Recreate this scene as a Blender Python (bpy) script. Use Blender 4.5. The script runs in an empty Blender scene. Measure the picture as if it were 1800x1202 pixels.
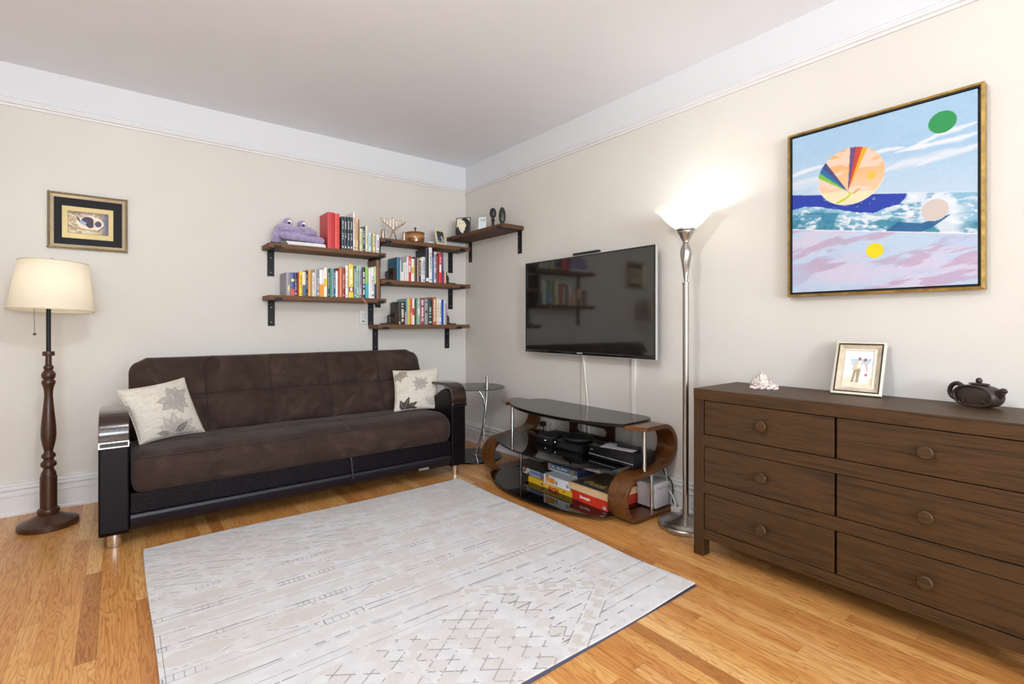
import bpy, bmesh, math, random
import numpy as np
from mathutils import Vector, Matrix
PI = math.pi
C = bpy.context.scene.collection
SC = bpy.context.scene

# ------------------------------------------------------------------ camera
cam_d = bpy.data.cameras.new('camera'); cam = bpy.data.objects.new('camera', cam_d); C.objects.link(cam)
cam.location = (-2.7457, -4.2370, 1.15)
cam.rotation_euler = (PI/2, 0, -math.radians(38.266))
cam_d.sensor_fit = 'HORIZONTAL'; cam_d.sensor_width = 36.0
cam_d.lens = 875.6 / 1800 * 36.0
cam_d.shift_y = -(601 - 571.0) / 1800
cam_d.clip_start = 0.02
SC.camera = cam

# ------------------------------------------------------------------ world, lights, exposure
w = bpy.data.worlds.new('world'); SC.world = w; w.use_nodes = True
w.node_tree.nodes['Background'].inputs[0].default_value = (0.75, 0.86, 1.0, 1)
w.node_tree.nodes['Background'].inputs[1].default_value = 1.0

def lamp(name, kind, loc, energy, color=(1, 1, 1), size=.1, sy=None, rot=(0, 0, 0)):
    d = bpy.data.lights.new(name, kind); o = bpy.data.objects.new(name, d); C.objects.link(o)
    o.location = loc; o.rotation_euler = rot; d.energy = energy; d.color = color
    if kind == 'AREA':
        d.size = size
        if sy: d.shape = 'RECTANGLE'; d.size_y = sy
        else: d.shape = 'DISK'
    else: d.shadow_soft_size = size
    return o
# fill lamps added inside the three unseen windows, tilted up to brighten the ceiling
lamp('window_daylight', 'AREA', (-1.35, -8.50, 1.55), 95, (.86, .93, 1.0), 1.5, 1.5, (PI/2+.72, 0, 0))
lamp('window_daylight', 'AREA', (-3.30, -8.50, 1.55), 225, (.86, .93, 1.0), 1.3, 1.5, (PI/2+.72, 0, 0))
lamp('window_daylight', 'AREA', (-4.40, -6.2, 1.55), 38, (.86, .93, 1.0), 1.6, 1.5, (PI/2+.72, 0, -PI/2))
# flush ceiling lamp of the room, above the photographer
lamp('ceiling_lamp_light', 'POINT', (-2.60, -3.30, 2.38), 56, (.98, .985, 1.0), .07)
lamp('torchiere_bulb_light', 'POINT', (-.206, -2.619, 1.765), 2.8, (1.0, .97, .93), .04)
lamp('shade_bulb_light', 'POINT', (-3.049, -.363, 1.37), 1.25, (1.0, .93, .80), .04)

SC.view_settings.view_transform = 'Standard'
SC.view_settings.look = 'None'
SC.view_settings.exposure = 0.13
SC.view_settings.gamma = 1.0
SC.view_settings.use_curve_mapping = False
try: SC.cycles.max_bounces = 10; SC.cycles.diffuse_bounces = 5; SC.cycles.caustics_reflective = False; SC.cycles.caustics_refractive = False
except Exception: pass

# ------------------------------------------------------------------ helpers
def lin(c):
    return tuple((v/12.92 if v <= .04045 else ((v+.055)/1.055)**2.4) for v in c)
def hx(h, a=1):
    return lin([int(h[i:i+2], 16)/255 for i in (0, 2, 4)]) + (a,)
def tag(o, label=None, cat=None, group=None, kind=None):
    if label: o['label'] = label
    if cat: o['category'] = cat
    if group: o['group'] = group
    if kind: o['kind'] = kind
    return o
def thing(name, label, cat, loc=(0, 0, 0), group=None):
    o = bpy.data.objects.new(name, None); C.objects.link(o); o.location = loc; o.empty_display_size = .05
    return tag(o, label, cat, group)
def wloc(o):
    v = Vector((0, 0, 0))
    while o is not None: v += o.location; o = o.parent
    return v
def link(name, me, mats, parent=None, smooth=False, origin=None):
    """mesh given in world coordinates; the object's origin goes to its parent's, or to `origin`"""
    o = bpy.data.objects.new(name, me); C.objects.link(o)
    if not isinstance(mats, (list, tuple)): mats = [mats]
    for m in mats: me.materials.append(m)
    if parent is not None:
        me.transform(Matrix.Translation(-wloc(parent))); o.parent = parent
    elif origin is not None:
        me.transform(Matrix.Translation(-Vector(origin))); o.location = origin
    if smooth:
        me.polygons.foreach_set('use_smooth', [True]*len(me.polygons))
    return o
def obj(name, bm, mats, parent=None, smooth=False, bevel=0, seg=2, origin=None, angle=35):
    bmesh.ops.recalc_face_normals(bm, faces=bm.faces[:])
    me = bpy.data.meshes.new(name); bm.to_mesh(me); bm.free()
    o = link(name, me, mats, parent, smooth, origin)
    if bevel:
        m = o.modifiers.new('bevel', 'BEVEL'); m.width = bevel; m.segments = seg; m.limit_method = 'ANGLE'; m.angle_limit = math.radians(40)
        o.data.polygons.foreach_set('use_smooth', [True]*len(o.data.polygons)); 
        m.harden_normals = True
    elif smooth == 'auto' or smooth:
        try:
            o.data.set_sharp_from_angle(angle=math.radians(angle))
        except Exception: pass
    return o
def B(): return bmesh.new()
def box(bm, x0, x1, y0, y1, z0, z1, mi=0, M=None):
    vs = [bm.verts.new((x, y, z)) for x in (x0, x1) for y in (y0, y1) for z in (z0, z1)]
    for f in ((0, 1, 3, 2), (4, 6, 7, 5), (0, 4, 5, 1), (2, 3, 7, 6), (0, 2, 6, 4), (1, 5, 7, 3)):
        bm.faces.new([vs[i] for i in f]).material_index = mi
    if M is not None: bmesh.ops.transform(bm, matrix=M, verts=vs)
    return vs
def lathe(bm, prof, cx, cy, n=40, mi=0, cz=0, closed=False):
    rings = []
    for r, z in prof:
        if r < 1e-5: rings.append([bm.verts.new((cx, cy, z+cz))])
        else: rings.append([bm.verts.new((cx+r*math.cos(2*PI*k/n), cy+r*math.sin(2*PI*k/n), z+cz)) for k in range(n)])
    prs = list(zip(rings, rings[1:]))
    if closed: prs.append((rings[-1], rings[0]))
    for a, b in prs:
        for k in range(n):
            k2 = (k+1) % n
            if len(a) == 1 and len(b) == 1: continue
            if len(a) == 1: f = bm.faces.new((a[0], b[k], b[k2]))
            elif len(b) == 1: f = bm.faces.new((a[k], a[k2], b[0]))
            else: f = bm.faces.new((a[k], a[k2], b[k2], b[k]))
            f.material_index = mi
    return rings
def prism(bm, pts, axis, a, b, mi=0):
    """polygon pts (2D) extruded along axis from a to b. axis x: pts=(y,z); y: pts=(x,z); z: pts=(x,y)"""
    def mk(p, c):
        return {'x': (c, p[0], p[1]), 'y': (p[0], c, p[1]), 'z': (p[0], p[1], c)}[axis]
    A = [bm.verts.new(mk(p, a)) for p in pts]; Bv = [bm.verts.new(mk(p, b)) for p in pts]
    n = len(pts)
    for i in range(n):
        bm.faces.new((A[i], A[(i+1) % n], Bv[(i+1) % n], Bv[i])).material_index = mi
    bm.faces.new(A).material_index = mi; bm.faces.new(Bv[::-1]).material_index = mi
    return A + Bv
def catmull(P, n=6):
    P = [Vector(p) for p in P]; out = []
    Q = [2*P[0]-P[1]] + P + [2*P[-1]-P[-2]]
    for i in range(1, len(Q)-2):
        for k in range(n):
            t = k/n
            out.append(.5*((2*Q[i])+(-Q[i-1]+Q[i+1])*t+(2*Q[i-1]-5*Q[i]+4*Q[i+1]-Q[i+2])*t*t+(-Q[i-1]+3*Q[i]-3*Q[i+1]+Q[i+2])*t**3))
    out.append(P[-1]); return out
def tube(bm, pts, r, n=10, mi=0, smooth=0, cap=True):
    if smooth: pts = catmull(pts, smooth)
    pts = [Vector(p) for p in pts]; m = len(pts)
    rs = r if isinstance(r, (list, tuple)) else [r]*m
    if len(rs) != m:
        rs = [rs[min(int(i/(m-1)*(len(rs)-1)), len(rs)-2)]*(1-((i/(m-1)*(len(rs)-1)) % 1 if i < m-1 else 1)) + rs[min(int(i/(m-1)*(len(rs)-1)), len(rs)-2)+1]*((i/(m-1)*(len(rs)-1)) % 1 if i < m-1 else 1) for i in range(m)]
    up = Vector((0, 0, 1)); rings = []; prev = None
    for i in range(m):
        t = (pts[min(i+1, m-1)]-pts[max(i-1, 0)]).normalized()
        if prev is None:
            a = t.orthogonal().normalized()
        else:
            a = (prev - t*prev.dot(t))
            a = a.normalized() if a.length > 1e-6 else t.orthogonal().normalized()
        prev = a; b = t.cross(a)
        rings.append([bm.verts.new(pts[i]+rs[i]*(math.cos(2*PI*k/n)*a+math.sin(2*PI*k/n)*b)) for k in range(n)])
    for a, b in zip(rings, rings[1:]):
        for k in range(n):
            bm.faces.new((a[k], a[(k+1) % n], b[(k+1) % n], b[k])).material_index = mi
    if cap:
        bm.faces.new(rings[0][::-1]).material_index = mi; bm.faces.new(rings[-1]).material_index = mi
def sphere(bm, c, r, s=(1, 1, 1), u=20, v=12, mi=0, M=None):
    mat = Matrix.Translation(c) @ (M if M is not None else Matrix.Identity(4)) @ Matrix.Diagonal((s[0], s[1], s[2], 1))
    res = bmesh.ops.create_uvsphere(bm, u_segments=u, v_segments=v, radius=r, matrix=mat)
    for f in {f for vv in res['verts'] for f in vv.link_faces}: f.material_index = mi
def rbox(bm, x0, x1, y0, y1, z0, z1, r=.01, mi=0, seg=2):
    b2 = bmesh.new(); box(b2, x0, x1, y0, y1, z0, z1, mi)
    bmesh.ops.recalc_face_normals(b2, faces=b2.faces[:])
    bmesh.ops.bevel(b2, geom=b2.edges[:], offset=r, segments=seg, affect='EDGES', profile=.5, material=mi)
    me = bpy.data.meshes.new('tmp'); b2.to_mesh(me); b2.free(); bm.from_mesh(me); bpy.data.meshes.remove(me)
def grid_mesh(name, G, closed_u=False, col=None, quads_mask=None):
    """G: (nu,nv,3) numpy world coordinates -> mesh"""
    nu, nv, _ = G.shape
    me = bpy.data.meshes.new(name)
    idx = np.arange(nu*nv).reshape(nu, nv)
    f = np.stack([idx[:-1, :-1], idx[1:, :-1], idx[1:, 1:], idx[:-1, 1:]], -1).reshape(-1, 4)
    me.vertices.add(nu*nv); me.vertices.foreach_set('co', np.ascontiguousarray(G, dtype=np.float32).ravel())
    me.loops.add(len(f)*4); me.loops.foreach_set('vertex_index', f.ravel().astype(np.int32))
    me.polygons.add(len(f)); me.polygons.foreach_set('loop_start', (np.arange(len(f))*4).astype(np.int32))
    me.polygons.foreach_set('loop_total', np.full(len(f), 4, np.int32))
    me.update(calc_edges=True)
    if col is not None:
        ca = me.color_attributes.new('Col', 'FLOAT_COLOR', 'POINT')
        cc = np.ones((nu*nv, 4), np.float32); cc[:, :3] = srgb2lin(np.clip(col.reshape(-1, 3), 0, 1))
        ca.data.foreach_set('color', cc.ravel())
    return me
def srgb2lin(c):
    c = np.asarray(c, dtype=np.float64)
    return np.where(c <= .04045, c/12.92, ((c+.055)/1.055)**2.4)
def H(h): return np.array([int(h[i:i+2], 16)/255 for i in (0, 2, 4)])
_rng = np.random.RandomState(7)
_perm = _rng.rand(256, 256)
def vnoise(x, y):
    xi = np.floor(x).astype(int); yi = np.floor(y).astype(int); fx = x-xi; fy = y-yi
    fx = fx*fx*(3-2*fx); fy = fy*fy*(3-2*fy)
    g = lambda a, b: _perm[a % 256, b % 256]
    return (g(xi, yi)*(1-fx)+g(xi+1, yi)*fx)*(1-fy)+(g(xi, yi+1)*(1-fx)+g(xi+1, yi+1)*fx)*fy
def fbm(x, y, o=4):
    s = 0; a = .5; t = 0
    for k in range(o):
        s = s+a*vnoise(x*2**k+17*k, y*2**k+31*k); t += a; a *= .5
    return s/t
def mixc(c, c2, m):
    m = np.clip(m, 0, 1)[..., None]; return c*(1-m)+c2*m
def sstep(a, b, x):
    t = np.clip((x-a)/(b-a), 0, 1); return t*t*(3-2*t)
def inpoly(X, Y, P):
    ins = np.zeros(X.shape, bool); n = len(P)
    for i in range(n):
        x1, y1 = P[i]; x2, y2 = P[(i+1) % n]
        c = ((y1 > Y) != (y2 > Y)) & (X < (x2-x1)*(Y-y1)/((y2-y1)+1e-12)+x1)
        ins ^= c
    return ins
def painted(name, org, U, V, wd, ht, res, fn, mat, parent):
    """flat picture: org + u*U + v*V, colours from fn(u,v) in metres"""
    nu = max(2, int(wd/res)+1); nv = max(2, int(ht/res)+1)
    u, v = np.meshgrid(np.linspace(0, wd, nu), np.linspace(0, ht, nv), indexing='ij')
    G = np.array(org)+u[..., None]*np.array(U)+v[..., None]*np.array(V)
    return link(name, grid_mesh(name, G, col=fn(u, v)), mat, parent)

# ------------------------------------------------------------------ materials
def nm(name):
    m = bpy.data.materials.new(name); m.use_nodes = True; nt = m.node_tree
    return m, nt, nt.nodes['Principled BSDF']
def nd(nt, t, **k):
    n = nt.nodes.new(t)
    for a, v in k.items(): setattr(n, a, v)
    return n
def ramp(nt, fac, stops):
    r = nd(nt, 'ShaderNodeValToRGB'); e = r.color_ramp.elements
    while len(e) < len(stops): e.new(.5)
    for i, (p, c) in enumerate(stops): e[i].position = p; e[i].color = c
    nt.links.new(fac, r.inputs[0]); return r.outputs[0]
def coord(nt, scale=(1, 1, 1), rot=(0, 0, 0), out='Object'):
    tc = nd(nt, 'ShaderNodeTexCoord'); mp = nd(nt, 'ShaderNodeMapping')
    mp.inputs['Scale'].default_value = scale; mp.inputs['Rotation'].default_value = rot
    nt.links.new(tc.outputs[out], mp.inputs[0]); return mp.outputs[0]
def noise(nt, vec, scale=5, detail=4, rough=.55, dist=0):
    n = nd(nt, 'ShaderNodeTexNoise'); n.inputs['Scale'].default_value = scale; n.inputs['Detail'].default_value = detail
    n.inputs['Roughness'].default_value = rough; n.inputs['Distortion'].default_value = dist
    if vec is not None: nt.links.new(vec, n.inputs['Vector'])
    return n.outputs['Fac']
def bump(nt, b, h, strength=.2, dist=.01):
    n = nd(nt, 'ShaderNodeBump'); n.inputs['Strength'].default_value = strength; n.inputs['Distance'].default_value = dist
    nt.links.new(h, n.inputs['Height']); nt.links.new(n.outputs[0], b.inputs['Normal'])
def plain(name, c, rough=.5, metal=0, spec=.5, var=.06, ns=12, bmp=0, bs=200, coat=0, sheen=0, emit=None, es=0):
    m, nt, b = nm(name); col = hx(c) if isinstance(c, str) else tuple(c)+(1,)
    b.inputs['Roughness'].default_value = rough; b.inputs['Metallic'].default_value = metal
    b.inputs['Specular IOR Level'].default_value = spec
    vec = coord(nt)
    if var:
        f = noise(nt, vec, ns, 3)
        lo = tuple(v*(1-var) for v in col[:3])+(1,); hi = tuple(min(1, v*(1+var)) for v in col[:3])+(1,)
        nt.links.new(ramp(nt, f, [(.3, lo), (.7, hi)]), b.inputs['Base Color'])
    else: b.inputs['Base Color'].default_value = col
    if bmp: bump(nt, b, noise(nt, vec, bs, 3), bmp, .002)
    if coat: b.inputs['Coat Weight'].default_value = coat; b.inputs['Coat Roughness'].default_value = .08
    if sheen: b.inputs['Sheen Weight'].default_value = sheen; b.inputs['Sheen Roughness'].default_value = .5
    if emit: b.inputs['Emission Color'].default_value = hx(emit); b.inputs['Emission Strength'].default_value = es
    return m
def wood(name, cs, axis='x', rough=.5, scale=1.0, bmp=.15, coat=0, fine=1.0):
    m, nt, b = nm(name)
    st = {'x': (.06, 1, 1), 'y': (1, .06, 1), 'z': (1, 1, .06)}[axis]
    v = coord(nt, tuple(s*scale for s in st))
    n1 = noise(nt, v, 34, 6, .62, 1.2)
    v2 = coord(nt, tuple(s*scale*(.35 if s < 1 else 1) for s in st))
    n2 = noise(nt, v2, 190*fine, 3, .6)
    ma = nd(nt, 'ShaderNodeMath', operation='MULTIPLY_ADD'); ma.inputs[1].default_value = .38
    mb = nd(nt, 'ShaderNodeMath', operation='MULTIPLY'); mb.inputs[1].default_value = .66
    nt.links.new(n1, mb.inputs[0]); nt.links.new(n2, ma.inputs[0]); nt.links.new(mb.outputs[0], ma.inputs[2])
    k = len(cs); st2 = [(.34+.34*i/(k-1), hx(c)) for i, c in enumerate(cs)]
    nt.links.new(ramp(nt, ma.outputs[0], st2), b.inputs['Base Color'])
    b.inputs['Roughness'].default_value = rough; b.inputs['Specular IOR Level'].default_value = .35
    if bmp: bump(nt, b, ma.outputs[0], bmp, .002)
    if coat: b.inputs['Coat Weight'].default_value = coat; b.inputs['Coat Roughness'].default_value = .12
    return m
def vcol(name, rough=.6, spec=.4, bmp=0, bs=300, sheen=0, coat=0):
    m, nt, b = nm(name)
    a = nd(nt, 'ShaderNodeAttribute', attribute_name='Col'); nt.links.new(a.outputs['Color'], b.inputs['Base Color'])
    b.inputs['Roughness'].default_value = rough; b.inputs['Specular IOR Level'].default_value = spec
    if bmp: bump(nt, b, noise(nt, coord(nt), bs, 3), bmp, .003)
    if sheen: b.inputs['Sheen Weight'].default_value = sheen
    if coat: b.inputs['Coat Weight'].default_value = coat; b.inputs['Coat Roughness'].default_value = .05
    return m
_pc = {}
def pc(c, rough=.5, **k):
    key = (c, rough, tuple(sorted(k.items())))
    if key not in _pc: _pc[key] = plain('paint_'+c, c, rough, **k)
    return _pc[key]

M = {}
# walls: beige paint up to the picture rail, white paint above it
def wallmat():
    m, nt, b = nm('wall_paint'); b.inputs['Roughness'].default_value = .75; b.inputs['Specular IOR Level'].default_value = .25
    g = nd(nt, 'ShaderNodeNewGeometry'); s = nd(nt, 'ShaderNodeSeparateXYZ'); nt.links.new(g.outputs['Position'], s.inputs[0])
    gt = nd(nt, 'ShaderNodeMath', operation='GREATER_THAN'); gt.inputs[1].default_value = 2.49; nt.links.new(s.outputs[2], gt.inputs[0])
    f = noise(nt, g.outputs['Position'], 1.3, 4)
    base = ramp(nt, f, [(.3, hx('d3cfc8')), (.7, hx('d9d6cf'))])
    mx = nd(nt, 'ShaderNodeMix', data_type='RGBA'); nt.links.new(gt.outputs[0], mx.inputs[0]); nt.links.new(base, mx.inputs[6]); mx.inputs[7].default_value = hx('d8dadd')
    nt.links.new(mx.outputs[2], b.inputs['Base Color'])
    bump(nt, b, noise(nt, g.outputs['Position'], 90, 4), .12, .004)
    return m
M['wall'] = wallmat()
M['ceiling'] = plain('ceiling_paint', 'ecf0f6', .85, spec=.2, var=.015, ns=2, bmp=.1, bs=80)
M['trim'] = plain('trim_paint', 'dcdcdd', .4, var=.02, ns=5)
def floormat():
    m, nt, b = nm('oak_strip_floor'); L = nt.links.new
    tc = nd(nt, 'ShaderNodeTexCoord'); s = nd(nt, 'ShaderNodeSeparateXYZ'); L(tc.outputs['Object'], s.inputs[0])
    def mth(op, a, c=None, b2=None):
        n = nd(nt, 'ShaderNodeMath', operation=op)
        for i, v in enumerate((a, c, b2)):
            if v is None: continue
            if isinstance(v, (int, float)): n.inputs[i].default_value = v
            else: L(v, n.inputs[i])
        return n.outputs[0]
    px = mth('DIVIDE', s.outputs[0], .0585); ix = mth('FLOOR', px); fx = mth('FRACT', px)
    wn = nd(nt, 'ShaderNodeTexWhiteNoise', noise_dimensions='1D'); L(ix, wn.inputs['W'])
    py = mth('ADD', mth('DIVIDE', s.outputs[1], .78), mth('MULTIPLY', wn.outputs[0], 9.7)); iy = mth('FLOOR', py); fy = mth('FRACT', py)
    cb = nd(nt, 'ShaderNodeCombineXYZ'); L(ix, cb.inputs[0]); L(iy, cb.inputs[1])
    w2 = nd(nt, 'ShaderNodeTexWhiteNoise', noise_dimensions='3D'); L(cb.outputs[0], w2.inputs['Vector'])
    rnd = w2.outputs['Value']
    # grain coordinates, shifted per board
    off = nd(nt, 'ShaderNodeVectorMath', operation='SCALE'); L(w2.outputs['Color'], off.inputs[0]); off.inputs['Scale'].default_value = 37
    ad = nd(nt, 'ShaderNodeVectorMath', operation='ADD'); L(tc.outputs['Object'], ad.inputs[0]); L(off.outputs[0], ad.inputs[1])
    mp = nd(nt, 'ShaderNodeMapping'); mp.inputs['Scale'].default_value = (1, .07, 1); L(ad.outputs[0], mp.inputs[0])
    n1 = noise(nt, mp.outputs[0], 26, 3, .5, .6)
    # cathedral rings: contour lines of a stretched noise
    rings = mth('SINE', mth('MULTIPLY', n1, 75)); rings = mth('MULTIPLY_ADD', rings, .5, .5)
    rings = mth('POWER', rings, 3.0)
    mp2 = nd(nt, 'ShaderNodeMapping'); mp2.inputs['Scale'].default_value = (1, .025, 1); L(ad.outputs[0], mp2.inputs[0])
    n2 = noise(nt, mp2.outputs[0], 420, 2, .6)
    base = ramp(nt, rnd, [(0, hx('b47b43')), (.08, hx('c98d4d')), (.42, hx('d49a58')), (.62, hx('dfad69')), (.8, hx('d19654')), (1, hx('e6bb7b'))])
    mm = nd(nt, 'ShaderNodeMix', data_type='RGBA', blend_type='MULTIPLY'); 
    L(mth('MULTIPLY', rings, .55), mm.inputs[0]); L(base, mm.inputs[6]); mm.inputs[7].default_value = hx('b98a5c')
    m3 = nd(nt, 'ShaderNodeMix', data_type='RGBA', blend_type='MULTIPLY'); L(mth('MULTIPLY', mth('SUBTRACT', n2, .3), .7), m3.inputs[0]); L(mm.outputs[2], m3.inputs[6]); m3.inputs[7].default_value = hx('a87b50')
    ex = mth('MINIMUM', fx, mth('SUBTRACT', 1, fx)); ey = mth('MINIMUM', fy, mth('SUBTRACT', 1, fy))
    gx = mth('LESS_THAN', ex, .014); gy = mth('LESS_THAN', ey, .0012); gap = mth('MAXIMUM', gx, gy)
    m4 = nd(nt, 'ShaderNodeMix', data_type='RGBA'); L(mth('MULTIPLY', gap, .55), m4.inputs[0]); L(m3.outputs[2], m4.inputs[6]); m4.inputs[7].default_value = hx('7a4a22')
    L(m4.outputs[2], b.inputs['Base Color'])
    b.inputs['Roughness'].default_value = .3; b.inputs['Specular IOR Level'].default_value = .45
    h = mth('SUBTRACT', mth('MULTIPLY', rings, -.15), mth('MULTIPLY', gap, 1.0))
    bump(nt, b, h, .12, .002)
    return m
M['floor'] = floormat()
M['shelfwood_x'] = wood('shelf_wood', ['3e281a', '5c3f29', '785638', '4e3522'], 'x', .62, 1.3)
M['shelfwood_y'] = wood('shelf_wood_y', ['36231a', '4f3525', '644630', '432c1f'], 'y', .62, 1.3)
M['black'] = plain('black_metal', '12151c', .5, spec=.3, var=.05)
M['dresser'] = wood('dresser_wood', ['22170a', '392612', '4b331a', '2c1e0c'], 'y', .5, 1.1, .25)
M['dresserz'] = wood('dresser_wood_upright', ['21150a', '382411', '442d16', '2b1b0b'], 'z', .5, 1.1, .25)
M['walnut'] = wood('walnut_veneer', ['38200f', '523016', '683f1e', '452811'], 'x', .28, .8, .05, coat=.3)
M['lampwood'] = wood('lamp_wood', ['24140c', '3a2215', '48291a', '2c1a10'], 'z', .38, 1.4, .05, coat=.2)
M['armwood'] = wood('arm_wood', ['20130e', '2b1a14', '33201a', '281812'], 'y', .22, 1, .0, coat=.6)
M['chrome'] = plain('chrome', 'd8d8d8', .12, metal=1, var=0)
M['nickel'] = plain('brushed_nickel', 'b2aea8', .28, metal=1, var=.05, ns=60)
M['blackglass'] = plain('black_glass', '0c0c0d', .05, var=0, spec=.6)
M['screen'] = plain('tv_screen', '1b1917', .06, var=0, spec=1.0)
M['blackplastic'] = plain('black_plastic', '111113', .3, var=0)
M['matteblack'] = plain('matte_black', '141416', .55, var=0)
M['wallpaint2'] = plain('painted_cover', 'dbd4c8', .6, var=.02)
M['white'] = plain('white_plastic', 'dedede', .45, var=.02)
M['paper'] = plain('paper', 'e4e0d4', .85, var=.08, ns=300)
M['painted'] = vcol('painted_canvas', .6, .3, .1, 400)
M['photo'] = vcol('photo_print', .35, .4)
M['carton'] = vcol('printed_carton', .4, .4)
M['leather'] = plain('dark_leather', '0f0a0d', .40, spec=.16, var=.12, ns=30, bmp=.25, bs=260)
M['baseleather'] = plain('base_leather', '12121c', .38, spec=.4, var=.1, ns=20, bmp=.2, bs=260)
def suede():
    m, nt, b = nm('brown_suede'); v = coord(nt)
    f = noise(nt, v, 5.5, 6, .62, 1.6)
    nt.links.new(ramp(nt, f, [(.3, hx('2b1e18')), (.52, hx('382923')), (.68, hx('45352d')), (.82, hx('665244'))]), b.inputs['Base Color'])
    b.inputs['Roughness'].default_value = .8; b.inputs['Sheen Weight'].default_value = .08; b.inputs['Specular IOR Level'].default_value = .2
    bump(nt, b, noise(nt, v, 60, 5, .7, .5), .25, .003)
    return m
M['suede'] = suede()
def embossed():
    m, nt, b = nm('embossed_leather'); v = coord(nt)
    vo = nd(nt, 'ShaderNodeTexVoronoi'); vo.inputs['Scale'].default_value = 120; nt.links.new(v, vo.inputs['Vector'])
    nt.links.new(ramp(nt, vo.outputs['Distance'], [(.0, hx('2a222a')), (.5, hx('0d090d'))]), b.inputs['Base Color'])
    b.inputs['Roughness'].default_value = .45; b.inputs['Specular IOR Level'].default_value = .12
    iv = nd(nt, 'ShaderNodeMath', operation='SUBTRACT'); iv.inputs[0].default_value = 1; nt.links.new(vo.outputs['Distance'], iv.inputs[1])
    bump(nt, b, iv.outputs[0], .35, .004)
    return m
M['embossed'] = embossed()
def clear(name, c=(.985, .995, .99), rough=.0, fac=.16):
    m, nt, b = nm(name); nt.nodes.remove(b); out = [n for n in nt.nodes if n.type == 'OUTPUT_MATERIAL'][0]
    t = nd(nt, 'ShaderNodeBsdfTransparent'); t.inputs[0].default_value = c+(1,)
    g = nd(nt, 'ShaderNodeBsdfGlossy'); g.inputs['Roughness'].default_value = .02
    fr = nd(nt, 'ShaderNodeFresnel'); fr.inputs[0].default_value = 1.5
    mx = nd(nt, 'ShaderNodeMixShader'); nt.links.new(fr.outputs[0], mx.inputs[0]); nt.links.new(t.outputs[0], mx.inputs[1]); nt.links.new(g.outputs[0], mx.inputs[2])
    nt.links.new(mx.outputs[0], out.inputs[0]); return m
M['glass'] = clear('clear_glass')
M['glassedge'] = clear('green_glass_edge', (.25, .5, .42))
def translucent(name, c, tr=.6, rough=.6, gl=0):
    m, nt, b = nm(name); out = [n for n in nt.nodes if n.type == 'OUTPUT_MATERIAL'][0]
    b.inputs['Base Color'].default_value = hx(c); b.inputs['Roughness'].default_value = rough
    t = nd(nt, 'ShaderNodeBsdfTranslucent'); t.inputs[0].default_value = hx(c)
    wv = noise(nt, coord(nt, (1, 1, 1)), 150, 2)
    mx = nd(nt, 'ShaderNodeMixShader'); mx.inputs[0].default_value = tr
    if gl: b.inputs['Emission Color'].default_value = (1, .98, .94, 1); b.inputs['Emission Strength'].default_value = .35
    nt.links.new(b.outputs[0], mx.inputs[1]); nt.links.new(t.outputs[0], mx.inputs[2]); nt.links.new(mx.outputs[0], out.inputs[0])
    bump(nt, b, wv, .15 if not gl else 0.0, .001)
    return m
M['shade'] = translucent('linen_shade', 'efe8d6', .45)
M['bowl'] = translucent('frosted_glass_bowl', 'f6f3ec', .5, .3, 1)

# ------------------------------------------------------------------ the room
ZC = 2.731
def struct(o): o['kind'] = 'structure'; return o
bm = B(); box(bm, -4.45, .12, -8.75, .12, -.1, 0); struct(obj('floor', bm, M['floor']))
bm = B(); box(bm, -4.45, .12, -8.75, .12, ZC, ZC+.1); struct(obj('ceiling', bm, M['ceiling']))
bm = B(); box(bm, -4.45, .12, 0, .12, 0, ZC); struct(obj('wall_back', bm, M['wall']))
bm = B(); box(bm, 0, .12, -8.6, 0, 0, ZC); struct(obj('wall_right', bm, M['wall']))
bm = B()   # wall behind the camera, two window openings
WN = [(-3.8, -2.5), (-2.1, -.6)]
box(bm, -4.45, .12, -8.75, -8.6, 0, .8); box(bm, -4.45, .12, -8.75, -8.6, 2.3, ZC)
for a, b_ in ((-4.45, -3.8), (-2.5, -2.1), (-.6, .12)): box(bm, a, b_, -8.75, -8.6, .8, 2.3)
struct(obj('wall_front', bm, M['wall']))
bm = B()   # left wall, one window opening
box(bm, -4.57, -4.45, -8.75, .12, 0, .8); box(bm, -4.57, -4.45, -8.75, .12, 2.3, ZC)
box(bm, -4.57, -4.45, -8.75, -7.0, .8, 2.3); box(bm, -4.57, -4.45, -5.4, .12, .8, 2.3)
struct(obj('wall_left', bm, M['wall']))
for i, (a, b_) in enumerate(WN):
    bm = B()
    for x0, x1, z0, z1 in ((a, a+.05, .8, 2.3), (b_-.05, b_, .8, 2.3), (a+.05, b_-.05, .8, .85), (a+.05, b_-.05, 2.25, 2.3), (a+.05, b_-.05, 1.53, 1.57)):
        box(bm, x0, x1, -8.71, -8.65, z0, z1)
    f = struct(obj('window_%d' % (i+1), bm, M['trim']))
    bm = B(); box(bm, a+.05, b_-.05, -8.685, -8.68, .85, 2.25); obj('pane', bm, M['glass'], f)
bm = B()
for y0, y1, z0, z1 in ((-7.0, -6.95, .8, 2.3), (-5.45, -5.4, .8, 2.3), (-6.95, -5.45, .8, .85), (-6.95, -5.45, 2.25, 2.3), (-6.95, -5.45, 1.53, 1.57)):
    box(bm, -4.54, -4.48, y0, y1, z0, z1)
f = struct(obj('window_3', bm, M['trim']))
bm = B(); box(bm, -4.515, -4.51, -6.95, -5.45, .85, 2.25); obj('pane', bm, M['glass'], f)
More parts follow.
